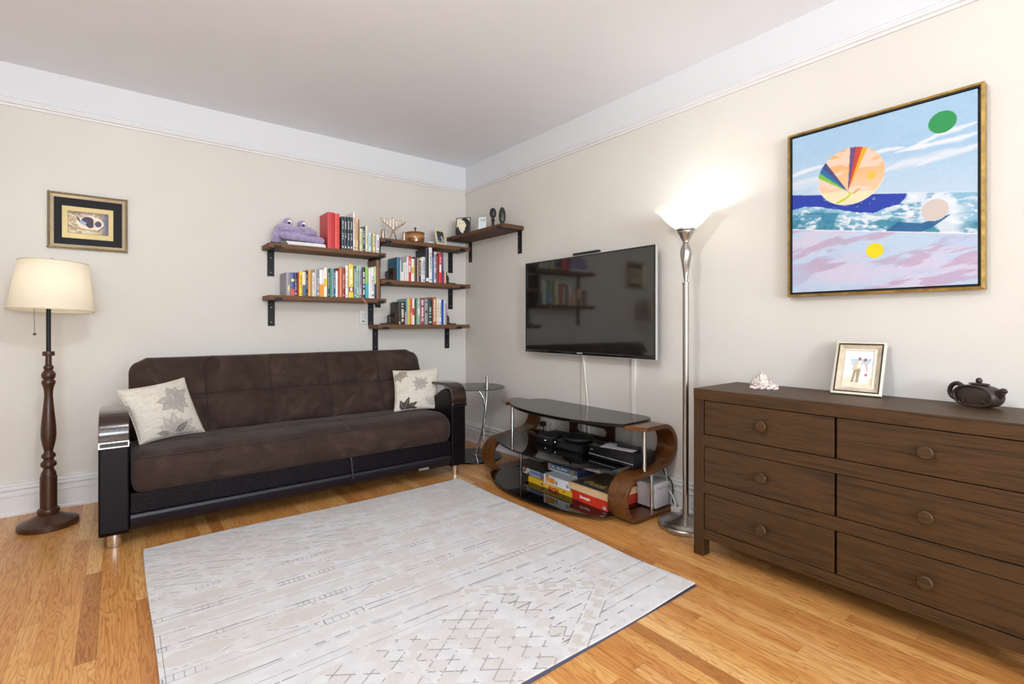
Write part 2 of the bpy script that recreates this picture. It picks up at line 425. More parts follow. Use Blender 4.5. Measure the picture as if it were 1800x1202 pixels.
# baseboards: shoe, flat board, bead, cap
bp = [(0, 0), (.030, 0), (.030, .012), (.024, .02), (.018, .022), (.018, .112), (.024, .116), (.024, .124), (.016, .128), (.016, .150), (.028, .156), (.028, .164), (.021, .168), (.021, .178), (.026, .182), (.022, .190), (.010, .194), (0, .194)]
bm = B(); prism(bm, [(-d, z) for d, z in bp], 'x', -4.45, 0); struct(obj('baseboard_back', bm, M['trim']))
bm = B(); prism(bm, [(-d, z) for d, z in bp], 'y', -8.6, -.0); struct(obj('baseboard_right', bm, M['trim']))
bm = B(); prism(bm, [(-8.6+d, z) for d, z in bp], 'x', -4.45, 0); struct(obj('baseboard_front', bm, M['trim']))
bm = B(); prism(bm, [(-4.45+d, z) for d, z in bp], 'y', -8.6, 0); struct(obj('baseboard_left', bm, M['trim']))
# picture rails
rp = [(0, 2.470), (.010, 2.470), (.010, 2.484), (.020, 2.488), (.024, 2.498), (.018, 2.506), (.020, 2.512), (.012, 2.520), (0, 2.524)]
bm = B(); prism(bm, [(-d, z) for d, z in rp], 'x', -4.45, 0); struct(obj('trim_1', bm, M['trim']))
bm = B(); prism(bm, [(-d, z) for d, z in rp], 'y', -8.6, 0); struct(obj('trim_2', bm, M['trim']))

# ------------------------------------------------------------------ rug
def rug():
    x0, x1, y0, y1 = -2.648, -.762, -3.012, -1.092
    nu, nv = 700, 700
    u, v = np.meshgrid(np.linspace(0, 1, nu), np.linspace(0, 1, nv), indexing='ij')
    X = x0+(x1-x0)*u; Y = y1+(y0-y1)*v       # v: 0 far, 1 near
    X = X+.006*np.sin(Y*5.1)*(u > .99)-.004*np.sin(Y*4+1)*(u < .01)
    Yw = Y+.010*np.sin(u*6.5+.4)*(1-v)**6+.008*np.sin(u*5)*v**8
    lift = .010*sstep(.80, 1, u)*sstep(.80, 1, v)+.003*vnoise(u*7, v*7)
    Z = .010+lift
    wob = .008*(fbm(X*2.2, Y*2.2)-.5)
    Yp = Y+wob; Xp = X+.008*(fbm(X*2+9, Y*2)-.5)
    n = fbm(X*26, Y*26); nf = _rng.rand(nu, nv)
    col = np.ones((nu, nv, 3))*H('cfcecf'); col = mixc(col, H('dbdbdc'), (n-.35)*1.6)
    beige = H('c5beb6'); grey = H('625f5e')
    low = fbm(X*3.1+5, Y*3.1)
    fade = .55+.45*sstep(.3, .6, fbm(X*4+2, Y*7+3))
    dashn = fbm(X*34, Y*10+40)                       # breaks the lines into dashes
    def line(yc, wd=.0022, st=1., lo=-9, hi=9):
        nonlocal col
        m = (np.abs(Yp-yc) < wd*.85)*(dashn > .38)*(X > lo)*(X < hi)
        col = mixc(col, grey, m*st*.72*fade)
    def band(ya, yb, st=.8, lo=-9, hi=9, per=.21):
        nonlocal col
        k = vnoise(X/per+ya*30, Y*0+3) > .42
        m = (Yp < max(ya, yb))*(Yp > min(ya, yb))*(X > lo)*(X < hi)*k
        col = mixc(col, beige, m*st*(.25+.5*n))
    # lozenge chains: beige hexagons on an S-curve
    def chain(yc, amp, per, ph=0, st=.85):
        nonlocal col
        t = (X/per+ph) % 1.0; hw = amp*(.12+.88*sstep(.42, .12, np.abs(t-.5)))
        d = np.abs(Yp-yc)
        col = mixc(col, beige, (d < hw)*st*(.2+.6*n))
        col = mixc(col, H('dddcdc'), (np.abs(d-hw) < .004)*.6)
        col = mixc(col, grey, (np.abs(d-hw-.008) < .002)*(dashn > .5)*.55)
    def ladder(yc, hw=.012, st=.9, per=.022):
        line(yc-hw, st=st); line(yc+hw, st=st)
        nonlocal col
        m = (np.abs(Yp-yc) < hw)*(((X/per) % 1) < .13)*(vnoise(X*9, Y*2) > .62)
        col = mixc(col, grey, m*.6*st)
    band(-1.13, -1.19, .7); line(-1.21, st=.5); chain(-1.27, .035, .23, .3); line(-1.34, st=.7); line(-1.36, st=.5)
    band(-1.38, -1.43, .8, per=.3); line(-1.46, st=.7)
    chain(-1.53, .04, .31, .1); line(-1.60, st=.6); ladder(-1.70, .010); chain(-1.79, .045, .33)
    ladder(-1.89, .014); band(-1.93, -1.985, .9, per=.35); line(-2.01, .002); band(-2.03, -2.07, .5); ladder(-2.112, .013, 1.0)
    chain(-2.20, .05, .36, .55, .95); ladder(-2.30, .018, .9, .03); band(-2.34, -2.38, .4); line(-2.412, .0028, 1.0); line(-2.424, st=.8)
    line(-2.49, st=.9, hi=-1.7); line(-2.53, st=.8, hi=-1.3)
    # diagonal streaks in the far left part
    dg = (X*.5+Y*1.0); m = (np.abs(((dg/.075) % 1)-.5) < .03)*(dashn > .45)*(Y > -1.70)*(X < -1.5)*(low > .45)
    col = mixc(col, grey, m*.5)
    # stepped key border running to the right corner
    a = (X+1.60)*.80+(Y+2.44)*-.60; b_ = (X+1.60)*-.60+(Y+2.44)*-.80   # rotated frame
    def keyband(P0, P1, hwid):
        nonlocal col
        P0 = np.array(P0); P1 = np.array(P1); L_ = np.linalg.norm(P1-P0); d = (P1-P0)/L_
        s_ = (X-P0[0])*d[0]+(Yp-P0[1])*d[1]; q = -(X-P0[0])*d[1]+(Yp-P0[1])*d[0]
        ins = (s_ > 0)*(s_ < L_)*(np.abs(q) < hwid)
        col = mixc(col, H('d6d5d5'), ins*.8)
        cell = (s_/.085) % 2; c1 = cell % 1
        blk = ins*(np.abs(q) < hwid*.72)*(((cell < 1)*((c1 > .15)*(c1 < .85)*((q > -hwid*.25) | (c1 < .4))))+((cell >= 1)*((c1 > .15)*(c1 < .85)*((q < hwid*.25) | (c1 > .6)))) > 0)
        col = mixc(col, beige, blk*.7)
        col = mixc(col, grey, ((np.abs(np.abs(q)-hwid) < .002)*(s_ > 0)*(s_ < L_)*(dashn > .48))*.6)
    reg = (Y < -2.50)*(X < -1.15-(Y+2.5)*-.9)
    # diamond lattice in the near part
    p1 = ((Xp*.9+Yp*1.25)/.088) % 1; p2 = ((Xp*.9-Yp*1.25)/.088) % 1
    lat = ((np.abs(p1-.5) < .035) | (np.abs(p2-.5) < .035))*(dashn > .5)*(Y < -2.56)*(X < -1.42)*(X > -2.45)
    chk = ((np.floor((Xp*.9+Yp*1.25)/.088+.5)+np.floor((Xp*.9-Yp*1.25)/.088+.5)) % 3 == 0)*(Y < -2.56)*(X < -1.42)*(X > -2.45)
    col = mixc(col, beige, chk*.55*(.4+.6*n)); col = mixc(col, grey, lat*.6)
    # little brick rows between lattice and border
    rb = (np.abs(((Yp/.045) % 1)-.5) < .05)*(Y < -2.47)*(X > -1.5)*(X < -1.05)*((((X+np.floor(Yp/.045)*.05)/.15) % 1) < .6)
    col = mixc(col, grey, rb*(dashn > .42)*.7)
    keyband((-1.60, -2.44), (-1.00, -2.80), .032); keyband((-1.03, -2.74), (-1.52, -3.02), .034)
    for yc in (-2.56, -2.60, -2.70, -2.74, -2.83, -2.90): line(yc, .002, .9, lo=-1.08-(yc+2.56)*-.2)
    col = mixc(col, beige, (fbm(X*6+3, Y*6) > .60)*.28)
    col = col*(.985+.03*nf[..., None])
    G = np.stack([X, Yw, Z], -1)
    # rim drops to the floor
    pad = np.zeros((nu+2, nv+2, 3)); pad[1:-1, 1:-1] = G; pad[0, 1:-1] = G[0]; pad[-1, 1:-1] = G[-1]; pad[:, 0] = pad[:, 1]; pad[:, -1] = pad[:, -2]
    cp = np.zeros((nu+2, nv+2, 3)); cp[1:-1, 1:-1] = col; cp[0, 1:-1] = H('c9c6c4'); cp[-1, 1:-1] = H('c9c6c4'); cp[:, 0] = H('c9c6c4'); cp[:, -1] = H('c9c6c4')
    zz = pad[..., 2]; zz[0, :] = zz[0, :]-.006; zz[-1, :] -= .006; zz[:, 0] -= .006; zz[:, -1] -= .006
    root = thing('area_rug', 'large pale grey and cream patterned rug lying flat on the oak floor before the sofa', 'rug', (-1.7, -2.05, 0))
    o = link('pile', grid_mesh('pile', pad, col=cp), M['rug'], root, True)
    bm = B(); box(bm, -2.640, -.750, -3.020, -1.10, .0005, .004); obj('underlay', bm, pc('4d4c60', .9), root)
M['rug'] = vcol('rug_wool', .95, .1, .35, 500)
rug()

# ------------------------------------------------------------------ dresser
def dresser():
    r = thing('dresser', 'six drawer dark brown wooden dresser with round wooden knobs against the right wall', 'dresser', (-.245, -3.463, 0))
    X0, X1, Y1, Y0, ZT = -.470, -.035, -2.830, -4.096, .832
    bm = B(); box(bm, X0, X1, Y0, Y1, .777, ZT)
    obj('top', bm, M['dresser'], r, bevel=.003)
    for yy in (Y1-.053, Y0):
        for xx in (X0+.002, X1-.06):
            bm = B(); box(bm, xx, xx+.058, yy, yy+.053, 0, .777); obj('leg', bm, M['dresserz'], r, bevel=.003)
    bm = B(); box(bm, X0+.05, X1-.06, Y1-.045, Y1-.02, .11, .777); obj('side_panel', bm, M['dresserz'], r)
    bm = B(); box(bm, X0+.05, X1-.06, Y0+.02, Y0+.045, .11, .777); obj('side_panel', bm, M['dresserz'], r)
    bm = B(); box(bm, X1-.02, X1-.008, Y0+.053, Y1-.053, .11, .777); obj('back_panel', bm, M['dresser'], r)
    for z0, z1 in ((.606, .548), (.371, .316), (.137, .09)):
        bm = B(); box(bm, X0+.004, X0+.03, Y0+.053, Y1-.053, z1, z0); obj('rail', bm, M['dresser'], r, bevel=.002)
    bm = B(); box(bm, X0+.035, X1-.03, Y0+.045, Y1-.045, .10, .775); obj('carcass', bm, pc('1a120c', .8), r)
    for ya, yb in ((Y1-.055, -3.460), (-3.465, Y0+.055)):
        for z0, z1 in ((.609, .774), (.374, .545), (.140, .313)):
            bm = B(); box(bm, X0+.006, X0+.028, yb+.002, ya-.002, z0, z1)
            d = obj('drawer', bm, M['dresser'], r, bevel=.0025)
            yc = (ya+yb)/2; zc = (z0+z1)/2+.002
            bm = B(); 
            lathe(bm, [(0, 0), (.010, 0), (.009, .012), (.020, .016), (.025, .021), (.025, .027), (.021, .031), (0, .031)], 0, 0, 24)
            bmesh.ops.transform(bm, matrix=Matrix.Translation((X0+.007, yc, zc)) @ Matrix.Rotation(-PI/2, 4, 'Y'), verts=bm.verts[:])
            obj('knob', bm, M['dresser'], d, 'auto')
    return r
dresser()

# ------------------------------------------------------------------ sofa
def sofa():
    r = thing('sofa', 'long dark brown suede click clack sofa with leather base, tufted back and wooden armrest bands', 'sofa', (-1.74, -.6, 0))
    XL, XR = -2.703, -.770
    # backrest, tufted 5 x 2
    nu, nv = 201, 61; nu_b = 201
    u, v = np.meshgrid(np.linspace(0, 1, nu), np.linspace(0, 1, nv), indexing='ij')
    seams = [0, .205, .405, .605, .81, 1.0]
    cell = np.zeros_like(u); 
    for a, b_ in zip(seams, seams[1:]):
        mk = (u >= a)*(u <= b_); t = (u-a)/(b_-a); cell = np.where(mk, np.abs(np.sin(PI*t)), cell)
    vv = np.where(v < .52, v/.52, .72*(v-.52)/.48); rowp = np.abs(np.sin(PI*np.clip(vv, 0, 1)))
    top = v > .52
    puff = .056*(np.clip(cell, 0, 1)**.5)*(np.clip(rowp, 0, 1)**.5)
    puff = puff+.004*(fbm(u*14, v*6)-.5)
    zz = .455+.44*v; yy = -.50+.20*v
    cr = .07  # corner radius at the top
    H_ = .44*v; dtop = np.clip((H_-(.44-cr))/cr, 0, 1); ins = cr*(1-np.sqrt(np.clip(1-dtop**2, 0, 1)))
    xl = -2.700+ins*.9; xr = -.705-ins*.9
    # slight widening: back spans a little past the right seat end behind the arm
    X = xl+(xr-xl)*u
    nrm = np.array([0, -.9, .42])
    edge = np.clip(np.minimum(u, 1-u)*60, 0, 1)**.5; etop = 1.0
    Yb = yy-puff*.92*edge*etop; Zb = zz+puff*.40*edge*(1-sstep(.72, 1, v))+.010*sstep(.72, 1, v)+.014
    G = np.stack([X, Yb, Zb], -1)
    # thickness: continue over the top and down the back
    K = 14; back = []
    for k in range(1, K+1):
        t = k/K
        if k <= 6:
            a = t*K/6*PI/2
            yf = G[:, -1, 1]; back.append(np.stack([X[:, -1]+.030*math.sin(min(a*2, PI/2))*(1-2*u[:, 0]), yf+(-.235-yf)*(1-math.cos(a*2))/2, G[:, -1, 2]+.020*math.sin(a*2)], -1))
        else:
            q = (k-6)/(K-6)
            xb = (X[:, -1]+.030*(1-2*u[:, 0]))*(1-min(1, q*2.2))+(-2.700+(1.995)*u[:, 0])*min(1, q*2.2)
            back.append(np.stack([xb, np.full(nu, -.235+.02*q), G[:, -1, 2]*(1-q)+.40*q], -1))
    G2 = np.concatenate([G, np.stack(back, 1)], 1)
    o = link('backrest', grid_mesh('backrest', G2), M['suede'], r, True)
    bm = bmesh.new(); bm.from_mesh(o.data)
    bm.verts.ensure_lookup_table()
    for side in (0, nu-1):
        n_v = G2.shape[1]
        bm.faces.new([bm.verts[side*n_v+j] for j in range(n_v)])
    bmesh.ops.recalc_face_normals(bm, faces=bm.faces[:]); bm.to_mesh(o.data); bm.free()
    o.data.polygons.foreach_set('use_smooth', [True]*len(o.data.polygons))
    # stitched seams between the tufts
    for uu_ in seams[1:-1]:
        i = int(round(uu_*(nu_b-1))); bm = B(); tube(bm, [tuple(G[i, j]+np.array([0, -.001, 0])) for j in range(1, 61, 3)], .0042, 6); obj('seam', bm, pc('1c1410', .9), o, True)
    j = int(round(.52*60)); bm = B(); tube(bm, [tuple(G[i, j]+np.array([0, -.001, 0])) for i in range(1, nu_b-1, 4)], .0046, 6); obj('seam', bm, pc('1c1410', .9), o, True)
    # seat: profile in yz swept along x
    prof = [(-.30, .30), (-.97, .272), (-.995, .276), (-1.012, .30), (-1.022, .35), (-1.020, .40), (-1.010, .432), (-.996, .448), (-.990, .4515), (-.984, .4505), (-.975, .458), (-.94, .472), (-.88, .479), (-.80, .481), (-.74, .478), (-.735, .476), (-.73, .478), (-.68, .482), (-.60, .482), (-.52, .474), (-.46, .462), (-.40, .45)]
    pts = []
    for (a, b_) in zip(prof, prof[1:]):
        for k in range(3): pts.append((a[0]+(b_[0]-a[0])*k/3, a[1]+(b_[1]-a[1])*k/3))
    pts.append(prof[-1]); pts = np.array(pts); m = len(pts); nu = 161
    uu = np.linspace(0, 1, nu); Xs = XL+.006+(XR-XL-.012)*uu
    e = np.minimum(uu, 1-uu)*(XR-XL); rr = .05; rnd = rr-np.sqrt(np.clip(rr**2-np.clip(rr-e, 0, rr)**2, 0, None))
    cy, cz = -.70, .37
    Gs = np.zeros((nu, m, 3)); Gs[..., 0] = Xs[:, None]
    d = pts-np.array([cy, cz]); 
    shy = np.sign(d[:, 0]) * np.minimum(1, np.abs(d[:, 0])/.25); shz = np.sign(d[:, 1])*np.minimum(1, np.abs(d[:, 1])/.08)
    Gs[..., 1] = pts[None, :, 0]-shy[None, :]*rnd[:, None]*.9; Gs[..., 2] = pts[None, :, 1]-shz[None, :]*rnd[:, None]*.9
    topm = (pts[:, 1] > .455)
    seamx = np.zeros(nu)
    for s in (.205, .405, .605, .81): seamx += np.exp(-((uu-s)/.0035)**2)
    wob = (fbm(uu[:, None]*16+0*pts[None, :, 0], 0*uu[:, None]+pts[None, :, 0]*9)-.5)
    Gs[..., 2] += topm[None, :]*(-.006*seamx[:, None]+.010*wob)
    Gs[..., 1] += (~topm)[None, :]*.010*wob
    o = link('seat_cushion', grid_mesh('seat_cushion', Gs), M['suede'], r, True)
    bm = bmesh.new(); bm.from_mesh(o.data); bm.verts.ensure_lookup_table()
    for side in (0, nu-1): bm.faces.new([bm.verts[side*m+j] for j in range(m)])
    bm.faces.new([bm.verts[i*m] for i in range(nu)]+[bm.verts[i*m+m-1] for i in range(nu-1, -1, -1)])
    bmesh.ops.recalc_face_normals(bm, faces=bm.faces[:]); bm.to_mesh(o.data); bm.free()
    o.data.polygons.foreach_set('use_smooth', [True]*len(o.data.polygons))
    bm = B(); tube(bm, [(XL+.05+(XR-XL-.1)*k/40, -.991+.001*math.sin(k), .4545) for k in range(41)], .0035, 8)
    obj('piping', bm, pc('2c211c', .7), r, True)
    # embossed leather band and leather base with its pull strap
    bm = B(); box(bm, XL, XR, -.985, -.35, .165, .275); obj('front_band', bm, M['embossed'], r, bevel=.008)
    bm = B(); prism(bm, [(-.40, .085), (-.93, .075), (-.965, .082), (-.985, .105), (-.998, .150), (-.990, .166), (-.96, .170), (-.40, .170)], 'x', XL, XR); obj('base', bm, M['baseleather'], r, bevel=.006)
    bm = B(); tube(bm, [(-1.541, -.992, .272), (-1.541, -.999, .25), (-1.537, -1.002, .20), (-1.532, -1.004, .135)], [.007, .006, .007, .006], 8, smooth=4); obj('pull_strap', bm, pc('23222e', .5), r, True)
    bm = B(); box(bm, -1.045, -.965, -.9965, -.990, .094, .110); obj('maker_tag', bm, pc('9aa09c', .4, metal=.7), r)
    # arms
    for x0, x1 in ((-2.828, -2.704), (-.771, -.648)):
        out = [(-.30, .085), (-.93, .072), (-.985, .074), (-1.000, .09), (-1.000, .535), (-.998, .565), (-.990, .610), (-.965, .640), (-.925, .655), (-.88, .655), (-.83, .640), (-.78, .612), (-.72, .58), (-.60, .55), (-.30, .52)]
        bm = B(); prism(bm, out, 'x', x0, x1); a = obj('armrest', bm, M['leather'], r, bevel=.010, seg=3)
        # wooden band: flat bent strip that arches over
        cl = catmull([(0, -1.0035, .560), (0, -1.003, .600), (0, -.990, .640), (0, -.955, .672), (0, -.90, .687), (0, -.80, .690), (0, -.65, .680), (0, -.50, .664), (0, -.36, .650)], 5)
        pts2 = []; t = .011
        for i, p in enumerate(cl):
            q = cl[min(i+1, len(cl)-1)]-cl[max(i-1, 0)]; n_ = Vector((0, -q.z, q.y)).normalized()
            pts2.append((p+n_*t, p-n_*t))
        poly = [(p.y, p.z) for p, _ in pts2]+[(p.y, p.z) for _, p in pts2[::-1]]
        bm = B(); prism(bm, poly, 'x', x0+.001, x1-.001); obj('wood_band', bm, M['armwood'], a, bevel=.003)
        bm = B(); box(bm, x0+.001, x1-.001, -1.0185, -1.0, .528, .534); box(bm, x0+.001, x1-.001, -1.0185, -1.0, .554, .560); box(bm, x0+.001, x0+.006, -1.0185, -1.0, .534, .554); box(bm, x1-.006, x1-.001, -1.0185, -1.0, .534, .554)
        obj('chrome_strip', bm, M['chrome'], a)
        bm = B(); box(bm, x0+.006, x1-.006, -1.015, -1.0, .534, .554); obj('strip_inlay', bm, pc('15151c', .2), a)
        # leather end roll behind the band on the inner side
    for x in (-2.763, -.700):
        for y in (-.925, -.36):
            bm = B(); lathe(bm, [(0, 0), (.032, 0), (.033, .004), (.030, .075), (0, .075)], x, y, 28); obj('leg', bm, M['chrome'], r, 'auto')
    bm = B(); box(bm, XL, XR, -.36, -.25, .10, .40); obj('back_frame', bm, M['leather'], r, bevel=.006)
sofa()

# ------------------------------------------------------------------ throw pillows
def leaf(c, U, V, cx, cy, ang, L_, wd, colr, st=1.0, vein=True):
    dx = U-cx; dy = V-cy; a = dx*math.cos(ang)+dy*math.sin(ang); b_ = -dx*math.sin(ang)+dy*math.cos(ang)
    t = a/L_; hw = wd*np.sin(PI*np.clip(t, 0, 1)**.8)
    m = (t > .02)*(t < .98)*(np.abs(b_) < hw)
    c = mixc(c, H(colr), m*st)
    if vein: c = mixc(c, H('d9d2c6'), (t > .0)*(t < .75)*(np.abs(b_) < .0022)*.9)
    return c
def flower(c, U, V, cx, cy, R_, n, colr, st, a0=0, a1=2*PI, wd=.2):
    for k in range(n):
        c = leaf(c, U, V, cx, cy, a0+(a1-a0)*k/n, R_*(.85+.15*math.sin(k*2.3)), R_*wd, colr, st)
    return c
def pillow(label, P, thick, design, lean=None):
    """P: corners bottom-left, bottom-right, top-right, top-left seen from the front (world)"""
    P = [np.array(p, float) for p in P]; n = 90
    u, v = np.meshgrid(np.linspace(0, 1, n), np.linspace(0, 1, n), indexing='ij')
    a = 2*u-1; b_ = 2*v-1
    # sides pull in, corners stay out
    us = u-.035*a*(1-b_**2)*1.0; vs = v-.035*b_*(1-a**2)
    base = (P[0]*((1-us)*(1-vs))[..., None]+P[1]*(us*(1-vs))[..., None]+P[2]*(us*vs)[..., None]+P[3]*((1-us)*vs)[..., None])
    nr = np.cross(P[1]-P[0], P[3]-P[0]); nr /= np.linalg.norm(nr)
    h = thick*(np.clip((1-a**2)*(1-b_**2), 0, 1)**.42)
    wr = .006*(fbm(u*5+P[0][0], v*9)-.5)*np.clip(h/thick*2, 0, 1)
    col = design(u, v)
    root = thing('throw_pillow', label, 'pillow', tuple(P[0]))
    F = base+nr*(h+wr)[..., None]; K = base-nr*(h*.8)[..., None]
    me = grid_mesh('cover', F, col=col); 
    o = link('cover', me, M['pillow'], root, True)
    bm = bmesh.new(); bm.from_mesh(me); bm.verts.ensure_lookup_table()
    cl = bm.verts.layers.float_color['Col'] if 'Col' in bm.verts.layers.float_color.keys() else None
    edge_v = list(bm.verts); Kl = K-np.array(P[0]); vs_ = {}
    for i in range(n):
        for j in range(n):
            if i in (0, n-1) or j in (0, n-1): vs_[i, j] = edge_v[i*n+j]
            else:
                vs_[i, j] = bm.verts.new(Kl[i, j])
                if cl: vs_[i, j][cl] = tuple(hx('bdb5a8'))
    for i in range(n-1):
        for j in range(n-1):
            bm.faces.new((vs_[i, j], vs_[i, j+1], vs_[i+1, j+1], vs_[i+1, j]))
    bm.to_mesh(me); bm.free(); me.polygons.foreach_set('use_smooth', [True]*len(me.polygons))
    bm = B()
    ring = [F[i, 0] for i in range(0, n, 6)]+[F[n-1, j] for j in range(0, n, 6)]+[F[i, n-1] for i in range(n-1, -1, -6)]+[F[0, j] for j in range(n-1, -1, -6)]
    tube(bm, [tuple(p) for p in ring]+[tuple(ring[0])], .003, 6); obj('seam_piping', bm, pc('cfc8bb', .8), root, True)
M['pillow'] = vcol('pillow_linen', .9, .15, .4, 260)
def pil_base(U, V, s):
    n = fbm(U*60+s, V*60); n2 = fbm(U*9+s, V*30)
    c = np.ones(U.shape+(3,))*H('cdc6ba'); c = mixc(c, H('ddd8ce'), (n-.4)*2); c = mixc(c, H('b9b1a6'), (n2 > .62)*.35)
    return c
def des_l(U, V):
    c = pil_base(U, V, 3)
    c = flower(c, U, V, .62, .66, .33, 9, 'a39c96', .85, -3.1, 2.2, .25)
    c = flower(c, U, V, .50, .04, .42, 6, 'a59e98', .6, .1, 3.0, .2)
    c = leaf(c, U, V, .50, .05, .62, .27, .05, '6f6863', .9); c = leaf(c, U, V, .42, .05, 2.9, .22, .04, '7b746f', .7)
    return c
def des_r(U, V):
    c = pil_base(U, V, 8)
    c = flower(c, U, V, .56, .60, .24, 9, 'a09a94', .9, 0, 2*PI, .2)
    c = flower(c, U, V, .08, .90, .26, 5, '8f8778', .9, -1.9, .6, .22)
    for a, L_ in ((1.95, .26), (1.25, .32), (.5, .34), (.12, .30)): c = leaf(c, U, V, .20, -.02, a, L_, .062, '4b443f', 1)
    c = flower(c, U, V, .82, .05, .30, 4, 'aaa39d', .7, .8, 2.6, .2)
    return c
pillow('pale linen pillow with grey flowers leaning on the left armrest of the sofa', [(-2.655, -.765, .482), (-2.325, -.590, .482), (-2.425, -.500, .818), (-2.755, -.710, .784)], .065, des_l)
pillow('cream linen pillow with dark leaf print propped by the right armrest of the sofa', [(-1.080, -.660, .482), (-.735, -.745, .482), (-.672, -.625, .796), (-1.030, -.525, .784)], .05, des_r)

# ------------------------------------------------------------------ wooden floor lamp with linen shade
def shade_lamp():
    x, y = -3.063, -.352
    r = thing('floor_lamp', 'turned dark wood floor lamp with cream drum shade left of the sofa', 'lamp', (x, y, 0))
    bm = B(); lathe(bm, [(0, 0), (.131, 0), (.134, .004), (.134, .026), (.130, .031), (.115, .038), (.085, .050), (.058, .066), (.046, .074), (0, .074)], x, y, 56); obj('base', bm, M['lampwood'], r, 'auto', angle=22)
    pr = [(0, .07), (.040, .07), (.048, .078), (.050, .090), (.047, .101), (.038, .107), (.0377, .285), (.034, .288), (.033, .292), (.034, .298), (.032, .306), (.026, .318), (.0226, .330), (.026, .337), (.034, .343), (.036, .354), (.034, .365), (.026, .372), (.022, .380), (.025, .388), (.031, .394), (.032, .403), (.029, .412), (.021, .420), (.0196, .426), (.022, .440), (.028, .468), (.033, .500), (.0343, .525), (.0335, .560), (.030, .610), (.025, .665), (.021, .715), (.0192, .745), (.020, .775), (.024, .797), (.0275, .808), (.030, .814), (.031, .823), (.029, .832), (.024, .836), (.023, .840), (.029, .848), (.0317, .862), (.030, .874), (.022, .886), (.018, .892), (.022, .900), (.0226, .909), (.020, .916), (.0145, .922), (.0136, .972), (.026, .974), (.027, .980), (.026, .998), (0, .999)]
    bm = B(); lathe(bm, pr, x, y, 40); obj('turned_column', bm, M['lampwood'], r, 'auto')
    bm = B(); lathe(bm, [(0, .998), (.0105, .998), (.0105, 1.27), (0, 1.27)], x, y, 20); obj('pole', bm, M['black'], r, 'auto')
    bm = B(); lathe(bm, [(0, 1.27), (.016, 1.27), (.018, 1.31), (.012, 1.33), (0, 1.33)], x, y, 20); obj('socket', bm, pc('8c7a4e', .35, metal=.8), r, 'auto')
    bm = B(); sphere(bm, (x, y, 1.365), .03, (1, 1, 1.15)); obj('bulb', bm, M['bulb'], r, True)
    sx, sy = x+.014, y-.011
    TS = Matrix.Translation((sx, sy, 1.23)) @ Matrix.Rotation(math.radians(3.2), 4, Vector((.785, -.619, 0))) @ Matrix.Translation((-sx, -sy, -1.227))
    TS = Matrix.Translation((sx, sy, 1.23)) @ Matrix.Rotation(math.radians(-3.2), 4, Vector((.785, -.619, 0))) @ Matrix.Translation((-sx, -sy, -1.227))
    bm = B(); lathe(bm, [(.188, 1.226), (.153, 1.506)], sx, sy, 64); bmesh.ops.transform(bm, matrix=TS, verts=bm.verts[:])
    sh = obj('lamp_shade', bm, M['shade'], r, True)
    bm = B(); lathe(bm, [(.1865, 1.226), (.1895, 1.226), (.1890, 1.232), (.1865, 1.232)], sx, sy, 64, closed=True); bmesh.ops.transform(bm, matrix=TS, verts=bm.verts[:]); obj('shade_trim', bm, pc('c9c0aa', .8), sh); bm = B(); lathe(bm, [(.1515, 1.501), (.1545, 1.501), (.1540, 1.507), (.1515, 1.507)], sx, sy, 64, closed=True); bmesh.ops.transform(bm, matrix=TS, verts=bm.verts[:]); obj('shade_trim', bm, pc('c9c0aa', .8), sh)
    bm = B()
    for k in range(3): tube(bm, [(sx, sy, 1.50), (sx+.140*math.cos(k*2.1), sy+.140*math.sin(k*2.1), 1.488)], .002, 6)
    tube(bm, [(x, y, 1.33), (sx+.05, sy, 1.36), (sx+.05, sy, 1.46), (sx, sy, 1.50)], .002, 6, smooth=4); tube(bm, [(x, y, 1.33), (sx-.05, sy, 1.36), (sx-.05, sy, 1.46), (sx, sy, 1.50)], .002, 6, smooth=4)
    obj('harp', bm, pc('8a7a55', .35, metal=.8), sh, True)
    bm = B(); lathe(bm, [(0, 1.50), (.006, 1.50), (.006, 1.515), (.012, 1.520), (.012, 1.526), (.005, 1.532), (0, 1.533)], sx, sy, 16); obj('finial', bm, pc('4a352a', .4), sh, 'auto')
    cxx, cyy = x-.055, y-.03
    bm = B(); tube(bm, [(x, y, 1.30), (x-.03, y-.015, 1.29), (cxx, cyy, 1.25), (cxx, cyy, 1.105)], .0012, 6, smooth=4); c = obj('pull_chain', bm, pc('6c6557', .3, metal=.9), r, True)
    bm = B(); sphere(bm, (cxx, cyy, 1.098), .008, (1, 1, .8), 12, 8); obj('chain_bead', bm, pc('3a2b22', .4), c, True)
M['bulb'] = plain('lit_bulb', 'fff2d8', .5, var=0, emit='fff0d0', es=4)
shade_lamp()

